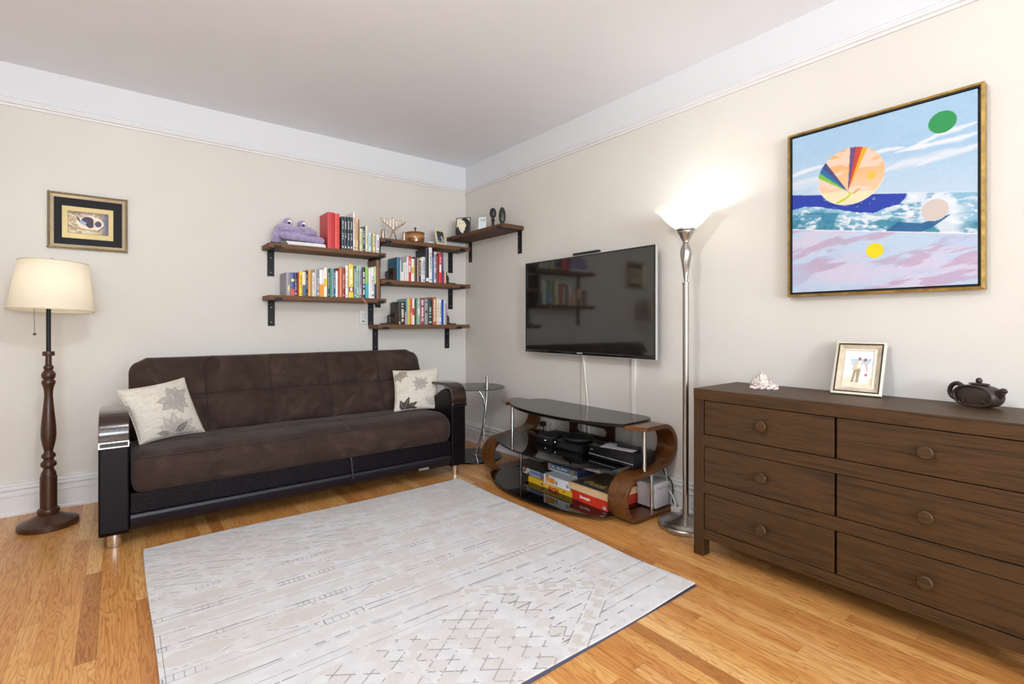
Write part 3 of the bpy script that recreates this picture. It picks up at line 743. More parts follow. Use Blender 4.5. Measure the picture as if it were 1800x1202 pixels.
# ------------------------------------------------------------------ torchiere
def torchiere():
    x, y = -.206, -2.619
    r = thing('torchiere_lamp', 'brushed nickel torchiere floor lamp with a lit white glass bowl beside the dresser', 'lamp', (x, y, 0))
    bm = B(); lathe(bm, [(0, 0), (.150, 0), (.154, .004), (.154, .020), (.150, .025), (.128, .030), (.122, .036), (.095, .042), (.060, .050), (.032, .060), (.024, .064), (.024, .070), (0, .070)], x, y, 64); obj('base', bm, M['nickel'], r, 'auto')
    bm = B(); lathe(bm, [(0, .06), (.0168, .06), (.0168, .735), (.0182, .736), (.0182, .739), (.0168, .740), (.0168, 1.382), (.019, 1.384), (.019, 1.392), (0, 1.392)], x, y, 28); obj('pole', bm, M['nickel'], r, 'auto')
    bm = B(); lathe(bm, [(0, 1.62), (.018, 1.62), (.018, 1.630), (.026, 1.642), (.036, 1.664), (.044, 1.676), (.044, 1.684), (.050, 1.690), (.050, 1.700), (0, 1.700)], x, y, 36); obj('cup', bm, M['nickel'], r, 'auto')
    # four leaf-shaped blades between pole and cup, slightly twisted and open in the middle
    bm = B()
    for k in range(4):
        a0 = k*PI/2+.5; pts = []; N = 20
        L1 = []; L2 = []
        for i in range(N+1):
            t = i/N; z = 1.388+t*(1.624-1.388); rad = .010+.021*math.sin(PI*t**2.0)**.9
            a = a0+.9*t; hw = .35+.42*math.sin(PI*t)
            for rr, LL in ((rad, L1), (rad-.006, L2)):
                LL.append([bm.verts.new((x+rr*math.cos(a+s), y+rr*math.sin(a+s), z)) for s in (-hw, 0, hw)])
        for LL in (L1, L2):
            for p, q in zip(LL, LL[1:]):
                for j in range(2): bm.faces.new((p[j], p[j+1], q[j+1], q[j]))
        for p, q, p2, q2 in zip(L1, L1[1:], L2, L2[1:]):
            bm.faces.new((p[0], q[0], q2[0], p2[0])); bm.faces.new((p[2], q[2], q2[2], p2[2]))
    obj('twisted_stem', bm, M['nickel'], r, 'auto')
    out = [(.045, 1.694), (.060, 1.702), (.090, 1.726), (.120, 1.758), (.143, 1.786), (.152, 1.797), (.160, 1.801), (.170, 1.806), (.173, 1.811), (.171, 1.815)]
    inn = [(.165, 1.812), (.150, 1.803), (.138, 1.789), (.115, 1.762), (.085, 1.731), (.055, 1.708), (.0, 1.703)]
    bm = B(); lathe(bm, out+inn, x, y, 64); obj('glass_bowl', bm, M['bowl'], r, True)
    bm = B(); lathe(bm, [(0, 1.70), (.014, 1.70), (.014, 1.73), (0, 1.73)], x, y, 16); obj('socket', bm, M['white'], r)
    bm = B(); tube(bm, [(x+.03, y-.148, .006), (x+.08, y-.175, .006), (x+.10, y-.16, .02), (x+.12, y-.05, .006), (x+.165, y+.13, .012)], .003, 8, smooth=6); obj('power_cord', bm, pc('6e4a2c', .5), r, True)
torchiere()

# ------------------------------------------------------------------ wall shelves with black steel brackets
def bracket(r, x, zb, wall='y'):
    """flat steel strip down the wall, arm under the plank, lip up its front; wall 'y' = back wall, 'x' = right wall (x is then y)"""
    w_ = .05; bm = B()
    if wall == 'y':
        box(bm, x, x+w_, -.006, -.0005, zb-.195, zb-.0045); box(bm, x, x+w_, -.229, -.0005, zb-.0045, zb+.0005); box(bm, x, x+w_, -.2335, -.2265, zb-.0045, zb+.017)
    else:
        box(bm, -.006, -.0005, x, x+w_, zb-.195, zb-.0045); box(bm, -.229, -.0005, x, x+w_, zb-.0045, zb+.0005); box(bm, -.2335, -.2265, x, x+w_, zb-.0045, zb+.017)
    b_ = obj('bracket', bm, M['black'], r)
    for dz in (.05, .165):
        bm = B(); lathe(bm, [(0, 0), (.0045, 0), (.003, .002), (0, .0025)], 0, 0, 12)
        if wall == 'y': mt = Matrix.Translation((x+w_/2, -.006, zb-dz)) @ Matrix.Rotation(PI/2, 4, 'X')
        else: mt = Matrix.Translation((-.006, x+w_/2, zb-dz)) @ Matrix.Rotation(-PI/2, 4, 'Y')
        bmesh.ops.transform(bm, matrix=mt, verts=bm.verts[:]); obj('screw', bm, M['nickel'], b_)
def wall_shelf(label, a, b_, zt, brs, wall='y', th=.036):
    zb = zt-th
    if wall == 'y':
        r = thing('wall_shelf', label, 'shelf', ((a+b_)/2, 0, zt), 'plank wall shelves')
        bm = B(); rbox(bm, a, b_, -.226, -.0005, zb, zt, .003); obj('plank', bm, M['shelfwood_x'], r)
    else:
        r = thing('wall_shelf', label, 'shelf', (0, (a+b_)/2, zt), 'plank wall shelves')
        bm = B(); rbox(bm, -.232, -.0005, a, b_, zb, zt, .003); obj('plank', bm, M['shelfwood_y'], r)
    for x in brs: bracket(r, x, zb, wall)
ZA, ZB, ZCs, ZD, ZE, ZF = 1.762, 1.373, 1.893, 1.536, 1.153, 2.003
wall_shelf('long brown wall shelf holding the purple plush and red binders', -1.877, -.952, ZA, (-1.838, -1.020))
wall_shelf('long brown wall shelf with the colourful book row, directly below the purple plush shelf', -1.873, -.950, ZB, (-1.834, -1.023))
wall_shelf('brown wall shelf with the menorah, lidded pot and small photo', -1.000, -.098, ZCs, (-.957, -.205))
wall_shelf('brown wall shelf between bookends, middle of the right-hand stack', -.995, -.090, ZD, (-.957, -.205))
wall_shelf('lowest brown wall shelf, with pipe bookends, just above the sofa back', -1.020, -.098, ZE, (-.981, -.244))
wall_shelf('brown wall shelf on the right wall near the corner, with black figures', -.923, -.020, ZF, (-.117, -.896), 'x')

# ------------------------------------------------------------------ books
BOOKS_A = [
 (-1.4410,-1.3850,0.289,0.23,'c8343a','d8474b',0,'thick glossy red binder nearest the purple plush'),
 (-1.3830,-1.3440,0.285,0.23,'dd4d45','c8343a',0,'narrower bright red binder against the navy volumes'),
 (-1.3300,-1.3070,0.268,0.16,'2b3a48','d8d8d0',3,'navy volume of the set, nearest the red binders'),
 (-1.3060,-1.2830,0.269,0.16,'2b3644','d8d8d0',3,'navy volume of the set, second from the red binders'),
 (-1.2820,-1.2600,0.270,0.16,'2c3545','d8d8d0',3,'navy volume of the set, third from the red binders'),
 (-1.2590,-1.2360,0.271,0.16,'2b3443','d8d8d0',3,'navy volume of the set, beside the tall white and orange book'),
 (-1.2320,-1.2120,0.318,0.2,'e9e4da','cf7a4c',1,'tall white book with an orange cover beside the navy volumes'),
 (-1.2110,-1.1900,0.288,0.18,'dcc49c','b0613a',1,'tall tan and cream book'),
 (-1.1900,-1.1820,0.262,0.17,'7d3026','7d3026',0,'thin dark red book'),
 (-1.1800,-1.1540,0.189,0.15,'d9dcb2','8fb068',1,'cream and pale green book left of the slate spine'),
 (-1.1520,-1.1300,0.206,0.15,'39445a','dfe0ea',1,'slate blue book with a white title'),
 (-1.1290,-1.1070,0.218,0.15,'e3e0bd','b9b78a',1,'pale yellow cream book right of the slate one'),
 (-1.1030,-1.0750,0.164,0.13,'cfe0e6','6b97a8',1,'pale ice blue paperback'),
 (-1.0740,-1.0670,0.162,0.13,'2f5b47','2f5b47',0,'very thin dark green booklet'),
 (-1.0660,-1.0400,0.159,0.13,'ead98a','6a8fa0',1,'butter yellow paperback'),
 (-1.0340,-1.0050,0.153,0.13,'e9e8f0','7d63a8',2,'white paperback with a purple title at the end of the row'),
]
BOOKS_B = [
 (-1.7500,-1.7170,0.176,0.19,'8d8a93','e6d9a2',4,'grey book with a candle picture, first in the row'),
 (-1.7170,-1.6890,0.178,0.16,'41539a','d9553f',5,'blue and red book with a yellow sun on the spine'),
 (-1.6890,-1.6690,0.178,0.16,'2b2f52','c9cfe6',2,'navy book with a white dot at its foot'),
 (-1.6680,-1.6580,0.179,0.16,'c43c43','e8a9a0',0,'thin crimson book beside the yellow one'),
 (-1.6570,-1.6330,0.188,0.16,'f2cf1f','8a7b1a',1,'bright yellow book near the left end'),
 (-1.6330,-1.6060,0.188,0.16,'e8e3d4','456a92',6,'cream over steel blue book'),
 (-1.6060,-1.5900,0.196,0.17,'201d22','b8b2a8',1,'black book with a small white dot, leaning beside the orange one'),
 (-1.5890,-1.5670,0.208,0.17,'e3a04e','3a3050',0,'orange book'),
 (-1.5660,-1.5570,0.205,0.17,'c9a06c','c9a06c',0,'thin tan book'),
 (-1.5560,-1.5360,0.188,0.14,'e2dfd8','a8a6a0',1,'light grey paperback beside the thin tan one'),
 (-1.5350,-1.5250,0.216,0.17,'efede8','efede8',0,'thin white book beside the grey spine'),
 (-1.5240,-1.5060,0.217,0.16,'8b8d98','f3f3f6',2,'grey book with a white ball mark'),
 (-1.5050,-1.4690,0.214,0.17,'eceaec','e59b35',6,'thick white book with an orange foot'),
 (-1.4680,-1.4420,0.233,0.17,'f1ecd8','e5c52f',7,'cream book with a yellow band'),
 (-1.4410,-1.4200,0.227,0.17,'3a4148','b9c3c2',1,'charcoal book with a pale title'),
 (-1.4190,-1.4020,0.231,0.17,'3f9d7c','3f9d7c',0,'emerald green book'),
 (-1.4020,-1.3950,0.232,0.17,'d6ece8','d6ece8',0,'very thin pale aqua book'),
 (-1.3940,-1.3790,0.231,0.17,'2c4b86','dfe6f2',1,'royal blue book with white lettering'),
 (-1.3780,-1.3570,0.211,0.15,'f0e4e2','d8a9a8',0,'white and pink paperback shorter than its neighbours'),
 (-1.3560,-1.3450,0.238,0.17,'c2472c','c2472c',0,'thin rust red book'),
 (-1.3440,-1.3270,0.239,0.17,'f0986a','f7d8c6',0,'salmon orange book'),
 (-1.3250,-1.2970,0.240,0.17,'8c2d2c','e3b2a0',1,'dark red book with pale lettering and foot square'),
 (-1.2950,-1.2710,0.263,0.17,'efece6','b5a8a8',1,'tall white book left of the yellow one'),
 (-1.2690,-1.2310,0.273,0.18,'f1d44b','ffffff',8,'thick yellow book with white lettering and a dark red band'),
 (-1.2260,-1.2030,0.245,0.15,'7f9aa6','c9d6d2',1,'blue grey paperback'),
 (-1.2020,-1.1810,0.268,0.17,'9fd0bb','2f6f5c',1,'mint green book'),
 (-1.1800,-1.1570,0.274,0.17,'b7b1bd','5c5563',1,'lilac grey book'),
 (-1.1560,-1.1310,0.248,0.15,'262a38','f0f0f0',9,'black book with bold white lettering'),
 (-1.1300,-1.1010,0.264,0.16,'8cc152','3bb4c8',6,'lime green over cyan book'),
 (-1.1000,-1.0770,0.256,0.16,'f0eeee','c0bcc0',0,'white book right of the lime and cyan one'),
 (-1.0760,-1.0500,0.265,0.16,'ebe9ee','6f6a90',2,'white book with a violet title'),
 (-1.0490,-1.0320,0.272,0.16,'bcd77b','2f3a3f',6,'light green over charcoal book'),
 (-1.0310,-0.9990,0.329,0.2,'7a5238','a5836a',0,'tall brown book at the right end of the row'),
]
BOOKS_D = [
 (-0.8460,-0.8160,0.205,0.19,'2f6d8c','4b7f95',0,'teal hardback against the left bookend'),
 (-0.8150,-0.8040,0.185,0.16,'e7ebe8','e7ebe8',0,'thin white book beside the teal one'),
 (-0.8030,-0.7860,0.174,0.15,'5b8f96','efefe8',6,'teal over white book'),
 (-0.7850,-0.7690,0.165,0.14,'ecdcd8','c9a0a0',0,'small blush white book'),
 (-0.7680,-0.7510,0.166,0.14,'e9ecea','a9b7b5',1,'small white book left of the tall pale one'),
 (-0.7500,-0.7350,0.218,0.19,'e9e6ec','8c6e5c',0,'tall pale book with a brown patterned cover'),
 (-0.7340,-0.7090,0.225,0.17,'d32f38','f4e6e6',10,'tall scarlet book with a white panel'),
 (-0.7070,-0.6750,0.204,0.16,'efe8cf','d9b64a',7,'cream book with a yellow edge'),
 (-0.6740,-0.6500,0.222,0.17,'3d343c','5a4d56',0,'dark plum book'),
 (-0.6490,-0.6360,0.214,0.16,'d2aa9a','8c5d50',0,'thin peach book'),
 (-0.6350,-0.6130,0.223,0.16,'2b2b2e','e3d27e',4,'black book with a yellow spot at its head'),
 (-0.6120,-0.5960,0.222,0.16,'eeedf0','7777a0',1,'slim white book next to the black one with a yellow spot'),
 (-0.5950,-0.5650,0.229,0.16,'d9dce4','5b6aa0',1,'white and pale blue book'),
 (-0.5640,-0.5330,0.309,0.21,'2a2a2f','efefef',11,'very tall black book with a white label at its foot'),
 (-0.5320,-0.4990,0.320,0.19,'edebe6','6f7a88',1,'tallest white book of the row'),
 (-0.4970,-0.4780,0.284,0.18,'3f5f92','23242c',12,'blue book with a black head'),
 (-0.4760,-0.4510,0.283,0.18,'e5dfe8','4b3f66',9,'white book with dark violet lettering'),
 (-0.4500,-0.4310,0.251,0.16,'7c2620','b06030',0,'oxblood book left of the tall red one'),
 (-0.4290,-0.3990,0.275,0.18,'d8343a','ffffff',10,'tall red book with a white mark'),
 (-0.3980,-0.3800,0.285,0.2,'26306a','6f86c0',0,'navy book right of the tall red one'),
 (-0.3790,-0.3640,0.088,0.11,'c4483e','e8c0b0',0,'short brick red booklet'),
 (-0.3630,-0.3470,0.121,0.11,'efd9bb','b08a6a',1,'short cream booklet against the right bookend'),
]
BOOKS_E = [
 (-0.8270,-0.8110,0.196,0.17,'3a3230','d8cf9c',11,'dark brown slim book against the left bookend'),
 (-0.8090,-0.7670,0.202,0.18,'232024','d9d3b2',9,'thick black book with cream lettering'),
 (-0.7660,-0.7540,0.113,0.12,'cfa8a6','7a5a58',0,'short pink grey booklet'),
 (-0.7530,-0.7350,0.229,0.19,'8fb3bb','3f6a72',0,'tall grey teal book'),
 (-0.7340,-0.7190,0.234,0.17,'f3d42a','f3d42a',0,'slim vivid yellow book'),
 (-0.7180,-0.6980,0.232,0.17,'c5552f','f0a070',6,'orange over red book'),
 (-0.6960,-0.6750,0.233,0.17,'f3eef0','c83c64',7,'white book with a magenta band'),
 (-0.6740,-0.6610,0.226,0.17,'34343c','34343c',0,'thin charcoal book beside the white and magenta one'),
 (-0.6600,-0.6520,0.226,0.17,'7fa582','7fa582',0,'very thin sage green book'),
 (-0.6500,-0.6190,0.237,0.17,'8fb09a','f2dfe2',10,'sage green book with a white panel and maroon head'),
 (-0.6160,-0.5760,0.241,0.18,'96415a','f0d6da',9,'thick raspberry book with pale lettering'),
 (-0.5740,-0.5410,0.232,0.17,'9b9ca0','1f2a2c',13,'grey book with black spots'),
 (-0.5380,-0.4980,0.228,0.17,'24423f','d9e0d8',2,'thick bottle green book'),
 (-0.4910,-0.4520,0.251,0.18,'b06a4c','f6e2cc',9,'copper brown book with white lettering'),
 (-0.4500,-0.4220,0.236,0.16,'ece3c9','a89a70',1,'ivory book beside the copper one'),
 (-0.4210,-0.4030,0.234,0.16,'f0f2f6','3c4c6c',1,'slim white book left of the blue one'),
 (-0.4020,-0.3770,0.232,0.16,'2342a8','16245c',0,'cobalt blue book'),
 (-0.3760,-0.3590,0.230,0.16,'bfe6e6','5ba3a3',0,'pale turquoise book'),
 (-0.3580,-0.3430,0.199,0.14,'c08a96','7c4a58',0,'dusty pink booklet against the right bookend'),
]

rb = random.Random(5)
def letters(bm, x0, x1, z0, z1, y, fill=.5, big=False):
    """blocky vertical lettering too small to read"""
    z = z1; wd = x1-x0
    while z > z0:
        h = rb.uniform(.003, .007)*(1.7 if big else 1)
        a = x0+rb.uniform(0, .15)*wd; b_ = x1-rb.uniform(0, .15)*wd
        if rb.random() < .84: box(bm, a, b_, y-.0007, y+.0003, max(z-h, z0), z)
        z -= h+rb.uniform(.0012, .003)
def book(x0, x1, h, dep, c, c2, st, label, z, grp, cat='book', name='book'):
    y0 = -.204-rb.uniform(0, .010); y1 = min(y0+dep, -.012); g = .0006
    x0 += g; x1 -= g; w_ = x1-x0; t = min(.0025, w_*.2)
    r = thing(name, label, cat, ((x0+x1)/2, (y0+y1)/2, z), grp)
    z1 = z+h; bm = B()
    # rounded spine and two boards
    k = 5; pts = [(x0+w_*i/k, y0+.003*(1-math.sin(PI*i/k))) for i in range(k+1)]
    prism(bm, pts+[(x1, y0+.006), (x0, y0+.006)], 'z', z+.0003, z1)
    box(bm, x0, x0+t, y0+.005, y1, z+.0003, z1); box(bm, x1-t, x1, y0+.005, y1, z+.0003, z1)
    obj('cover', bm, pc(c, .42, var=.05, ns=40), r)
    if w_ > .004:
        bm = B(); box(bm, x0+t, x1-t, y0+.006, y1-.004, z+.003, z1-.003); obj('pages', bm, M['paper'], r)
    ys = y0-.0002; a, b_ = x0+w_*.28, x1-w_*.28; bm = B(); col = c2; nm_ = 'spine_print'
    if st == 0: bm.free(); return r
    if st == 1: letters(bm, a, b_, z+h*.30, z+h*.85, ys); box(bm, a, b_, ys-.0007, ys, z+h*.06, z+h*.10)
    elif st == 2: letters(bm, a, b_, z+h*.25, z+h*.70, ys); box(bm, x0+w_*.2, x1-w_*.2, ys-.0007, ys, z+h*.07, z+h*.13)
    elif st == 3: letters(bm, a, b_, z+h*.62, z+h*.88, ys); letters(bm, a, b_, z+h*.30, z+h*.50, ys); box(bm, x0+w_*.25, x1-w_*.25, ys-.0009, ys, z+h*.05, z+h*.11)
    elif st == 4:
        if h > .17 and dep > .18: 
            bm2 = bm; box(bm, x0+w_*.4, x0+w_*.75, ys-.0007, ys, z+h*.22, z+h*.45); letters(bm, x0+w_*.45, x0+w_*.75, z+h*.03, z+h*.2, ys)
        else: box(bm, x0+w_*.1, x1-w_*.1, ys-.0007, ys, z+h*.86, z+h*.97); letters(bm, a, b_, z+h*.25, z+h*.8, ys)
    elif st == 5:
        box(bm, x0+.0004, x1-.0004, ys-.0006, ys, z+.001, z+h*.30)
        b2 = B(); lathe(b2, [(0, 0), (w_*.45, 0), (w_*.45, .0012), (0, .0012)], 0, 0, 18)
        bmesh.ops.transform(b2, matrix=Matrix.Translation(((x0+x1)/2, ys, z+h*.67)) @ Matrix.Rotation(PI/2, 4, 'X'), verts=b2.verts[:]); obj('sun_mark', b2, pc('f2dc6a', .5), r)
    elif st == 6: box(bm, x0+.0003, x1-.0003, ys-.0006, ys+.001, z+.001, z+h*(.46 if h < .3 else .3))
    elif st == 7: box(bm, x0+.0003, x1-.0003, ys-.0006, ys+.001, z+h*.36, z+h*.62)
    elif st == 8:
        letters(bm, x0+w_*.22, x1-w_*.22, z+h*.40, z+h*.90, ys, big=True); b2 = B(); box(b2, x0+.0004, x1-.0004, ys-.0005, ys+.001, z+h*.18, z+h*.32); obj('spine_band', b2, pc('7d3a2a', .5), r)
        box(bm, x0+w_*.25, x1-w_*.25, ys-.0012, ys, z+h*.20, z+h*.30)
    elif st == 9: letters(bm, x0+w_*.2, x1-w_*.2, z+h*.12, z+h*.92, ys, big=True)
    elif st == 10: box(bm, x0+w_*.15, x1-w_*.25, ys-.0007, ys, z+h*.36, z+h*.62); letters(bm, a, b_, z+h*.66, z+h*.9, ys)
    elif st == 11: box(bm, x0+w_*.1, x1-w_*.1, ys-.0007, ys, z+h*.03, z+h*.13)
    elif st == 12: box(bm, x0+.0003, x1-.0003, ys-.0006, ys+.001, z+h*.83, z+h-.001)
    elif st == 13: box(bm, x0+w_*.2, x1-w_*.2, ys-.0007, ys, z+h*.85, z+h*.89); b2 = B(); box(b2, x0+w_*.2, x1-w_*.3, ys-.0007, ys, z+h*.45, z+h*.56); obj('spine_spot', b2, pc(c2, .5), r)
    obj(nm_, bm, pc(c2, .5, var=0), r)
    return r
for dat, z, grp, suf in ((BOOKS_A, ZA, 'books on the upper left shelf', ', plush shelf'), (BOOKS_B, ZB, 'books on the lower left shelf', ', shelf under the plush'), (BOOKS_D, ZD, 'books on the middle right shelf', ', shelf under the menorah'), (BOOKS_E, ZE, 'books on the lowest shelf', ', lowest wall shelf')):
    prev = -9
    for x0, x1, h, dep, c, c2, st, ds in dat:
        x0 = max(x0, prev); prev = x1
        bd = 'binder' in ds.split('the')[0] and 'binders' not in ds.split(',')[0]
        nm_ = 'ring_binder' if ('red binder' in ds and not ds.startswith('navy')) else 'book'
        book(x0, x1, h, dep, c, c2, st, ds+suf, z, grp, 'binder' if nm_ == 'ring_binder' else 'book', nm_)
# gloss on the binders comes from their own film: a thin ribbon marker hangs over the lower left shelf
bm = B(); tube(bm, [(-1.180, -.214, 1.382), (-1.168, -.226, 1.379), (-1.158, -.2300, 1.366), (-1.135, -.2320, 1.345), (-1.118, -.2335, 1.322)], .0028, 6, smooth=4)
tag(obj('bookmark', bm, pc('c8552f', .6), smooth=True, origin=(-1.15, -.23, 1.35)), 'orange red ribbon bookmark dangling over the front of the lower left shelf', 'bookmark')
bm = B(); tube(bm, [(-1.172, -.2165, 1.3785), (-1.160, -.2300, 1.372), (-1.148, -.2335, 1.350), (-1.128, -.2350, 1.318)], .0018, 6, smooth=4)
tag(obj('bookmark', bm, pc('e8e2dc', .6), smooth=True, origin=(-1.15, -.23, 1.35)), 'thin white cord bookmark dangling beside the orange one over the lower left shelf', 'bookmark')

# ------------------------------------------------------------------ pipe bookends
def bookend(label, xf, z, side):
    """xf: x of the face against the books; side -1 = stands left of them, +1 right"""
    r = thing('bookend', label, 'bookend', (xf+side*.05, -.13, z), 'pipe bookends')
    s = side; o = lambda d: xf+s*d
    mw = plain_dark
    def bx(bm, d0, d1, y0, y1, z0, z1): box(bm, min(o(d0), o(d1)), max(o(d0), o(d1)), y0, y1, z0, z1)
    bm = B(); bx(bm, 0, .018, -.185, -.075, z+.012, z+.115); obj('upright_board', bm, mw, r, bevel=.002)
    bm = B(); bx(bm, 0, .115, -.185, -.075, z+.0004, z+.012); obj('base_board', bm, mw, r, bevel=.002)
    bm = B(); tube(bm, [(o(.062), -.13, z+.012), (o(.062), -.13, z+.055), (o(.060), -.13, z+.072), (o(.045), -.13, z+.080), (o(.018), -.13, z+.080)], .0085, 12, smooth=4)
    for p, q in (((o(.062), -.13, z+.012), (o(.062), -.13, z+.018)), ((o(.018), -.13, z+.080), (o(.024), -.13, z+.080))): tube(bm, [p, q], .021, 18)
    for p, q in (((o(.062), -.13, z+.045), (o(.062), -.13, z+.053)), ((o(.036), -.13, z+.080), (o(.044), -.13, z+.080))): tube(bm, [p, q], .0115, 14)
    obj('pipe', bm, M['matteblack'], r, 'auto')
plain_dark = wood('bookend_wood', ['24160f', '3a251a', '4a3122', '2c1b12'], 'z', .5, 2)
bookend('dark wood and black pipe bookend left of the teal hardback', BOOKS_D[0][0]-.001, ZD, -1)
bookend('dark wood and black pipe bookend right of the short cream booklet', BOOKS_D[-1][1]+.001, ZD, 1)
bookend('dark wood and black pipe bookend at left on the lowest shelf', BOOKS_E[0][0]-.001, ZE, -1)
bookend('dark wood and black pipe bookend at right on the lowest shelf', BOOKS_E[-1][1]+.001, ZE, 1)

# ------------------------------------------------------------------ purple plush creature and the folders under it
def plush():
    r = thing('plush_toy', 'purple plush creature head with bulging eyes and wide lips lying on white folders', 'plush toy', (-1.64, -.12, ZA))
    bm = B()
    sphere(bm, (-1.65, -.105, 1.868), .1, (1.50, .72, .52), 28, 18)                    # upper head
    sphere(bm, (-1.735, -.11, 1.893), .06, (1.25, .95, .75)); sphere(bm, (-1.585, -.11, 1.888), .06, (1.35, .95, .72))
    for a, b_, r0 in (((-1.755, -.176, 1.832), (-1.490, -.176, 1.818), .031),):
        for k in range(9):
            t = k/8; p = Vector(a).lerp(Vector(b_), t); sphere(bm, p, r0*(1+.06*math.sin(k)), (1.1, 1.0, .86), 16, 10)
    for k in range(9):
        t = k/8; p = Vector((-1.750, -.156, 1.893)).lerp(Vector((-1.540, -.156, 1.880)), t); sphere(bm, p, .031, (1.1, 1, .8), 16, 10)
    sphere(bm, (-1.790, -.10, 1.835), .05, (.75, .95, 1.15)); sphere(bm, (-1.80, -.10, 1.805), .036, (.9, 1, .95)); sphere(bm, (-1.51, -.11, 1.838), .05, (.9, .9, .85))
    o = obj('body', bm, M['plush'], r, True)
    m = o.modifiers.new('m', 'REMESH'); m.mode = 'VOXEL'; m.voxel_size = .0036; m.use_smooth_shade = True
    s = o.modifiers.new('s', 'SMOOTH'); s.iterations = 2; s.factor = .5
    for ex, ez in ((-1.712, 1.951), (-1.606, 1.945)):
        bm = B(); sphere(bm, (ex, -.105, ez), .034, (1.02, .95, .98), 24, 16); e = obj('eye', bm, M['plush'], r, True)
        d = Vector((-.18, -1.0, -.10)).normalized()
        c = Vector((ex+.008, -.105, ez))+d*.014
        bm = B(); sphere(bm, c, .0225, (1, 1, 1), 20, 14); obj('eyeball', bm, pc('eeecf2', .25), e, True)
        c2 = c+d*.0145+Vector((0, 0, -.006)); bm = B(); sphere(bm, c2, .0115, (1, .9, .9), 16, 10); obj('pupil', bm, pc('141218', .2), e, True)
def plushmat():
    m, nt, b = nm('purple_plush'); v = coord(nt)
    nt.links.new(ramp(nt, noise(nt, v, 40, 5, .7), [(.3, hx('8f7fa6')), (.6, hx('ab9bc2')), (.8, hx('bdb0d0'))]), b.inputs['Base Color'])
    b.inputs['Roughness'].default_value = .95; b.inputs['Sheen Weight'].default_value = .6
    bump(nt, b, noise(nt, v, 220, 4, .8), .6, .005); return m
M['plush'] = plushmat()
plush()
for k, (z0, z1, dx, lb) in enumerate(((0, .012, 0, 'lower'), (.0125, .026, -.006, 'upper'))):
    r = thing('folder', 'white binder folder lying flat under the purple plush, %s of the two' % lb, 'folder', (-1.6, -.12, ZA+z0), 'white folders under the plush')
    xa, xb = -1.742+dx, -1.452+dx
    bm = B()
    box(bm, xa, xb, -.214, -.03, ZA+z0+.0004, ZA+z0+.0025); box(bm, xa, xb, -.214, -.03, ZA+z1-.0025, ZA+z1); box(bm, xa, xb, -.216, -.213, ZA+z0+.0004, ZA+z1)
    obj('cover', bm, pc('e3e4ea', .35), r)
    bm = B(); box(bm, xa+.003, xb-.005, -.212, -.035, ZA+z0+.0026, ZA+z1-.0026); obj('pages', bm, pc('c9cbd2', .8), r)
    bm = B(); box(bm, xb-.004, xb+.001, -.2165, -.205, ZA+z0+.001, ZA+z1-.001); obj('corner_clip', bm, M['matteblack'], r)
bm = B()
bm.faces.new([bm.verts.new(p) for p in ((-1.860, -.205, ZA+.010), (-1.845, -.17, ZA+.004), (-1.80, -.17, ZA+.004), (-1.775, -.20, ZA+.008), (-1.80, -.218, ZA+.002), (-1.84, -.216, ZA+.003))])
o = obj('dried_leaf', bm, pc('4a3626', .8), origin=(-1.82, -.19, ZA)); mo = o.modifiers.new('s', 'SOLIDIFY'); mo.thickness = .003
tag(o, 'curled dark brown dried leaf lying at the left end of the purple plush shelf', 'leaf')

# ------------------------------------------------------------------ menorah shelf
def menorah():
    cx, y, z = -.868, -.185, ZCs
    r = thing('menorah', 'nine branched polished metal menorah with crossed legs on the top right shelf', 'menorah', (cx, y, z))
    m = M['rosemetal']
    for s in (-1, 1):
        bm = B()
        tube(bm, [(cx-s*.040, y-s*.014, z+.003), (cx-s*.020, y-s*.006, z+.040), (cx, y+s*.004, z+.076), (cx+s*.030, y+s*.004, z+.105), (cx+s*.070, y, z+.130), (cx+s*.100, y, z+.150), (cx+s*.113, y, z+.172)], [.0042, .0045, .006, .005, .0045, .004, .0038], 10, smooth=5)
        a = obj('arm', bm, m, r, True)
        for d, zb in ((.084, .138), (.056, .121), (.029, .104)):
            bm = B(); tube(bm, [(cx+s*(d-.006), y, z+zb), (cx+s*d, y, z+zb+.014), (cx+s*d, y, z+.170)], .0034, 8, smooth=3)
            lathe(bm, [(.0025, .166), (.0065, .174), (.0065, .180), (.004, .178), (0, .172)], cx+s*d, y, 12, cz=z); obj('branch', bm, m, a, True)
        bm = B(); lathe(bm, [(.0025, .168), (.0065, .176), (.0065, .182), (.004, .180), (0, .174)], cx+s*.113, y, 12, cz=z); obj('candle_cup', bm, m, a, True)
    bm = B(); tube(bm, [(cx, y, z+.074), (cx, y, z+.185)], .0045, 10); lathe(bm, [(.003, .182), (.0075, .190), (.0075, .197), (.004, .194), (0, .188)], cx, y, 12, cz=z); obj('shamash_branch', bm, m, r, True)
    bm = B(); sphere(bm, (cx, y, z+.076), .010); obj('joint', bm, m, r, True)
M['rosemetal'] = plain('rose_metal', 'c9a58f', .22, metal=1, var=.15, ns=60)
menorah()
for x, lb in ((-.965, 'left'), (-.768, 'right')):
    bm = B(); lathe(bm, [(0, .0004), (.0145, .0004), (.0150, .004), (.0148, .040), (.0150, .070), (.0140, .076), (0, .077)], x, -.190, 24, cz=ZCs)
    tag(obj('candle_cylinder', bm, M['rosemetal'], None, 'auto', origin=(x, -.19, ZCs)), 'small shiny copper cylinder standing just %s of the menorah' % lb, 'cylinder', 'copper cylinders beside the menorah')
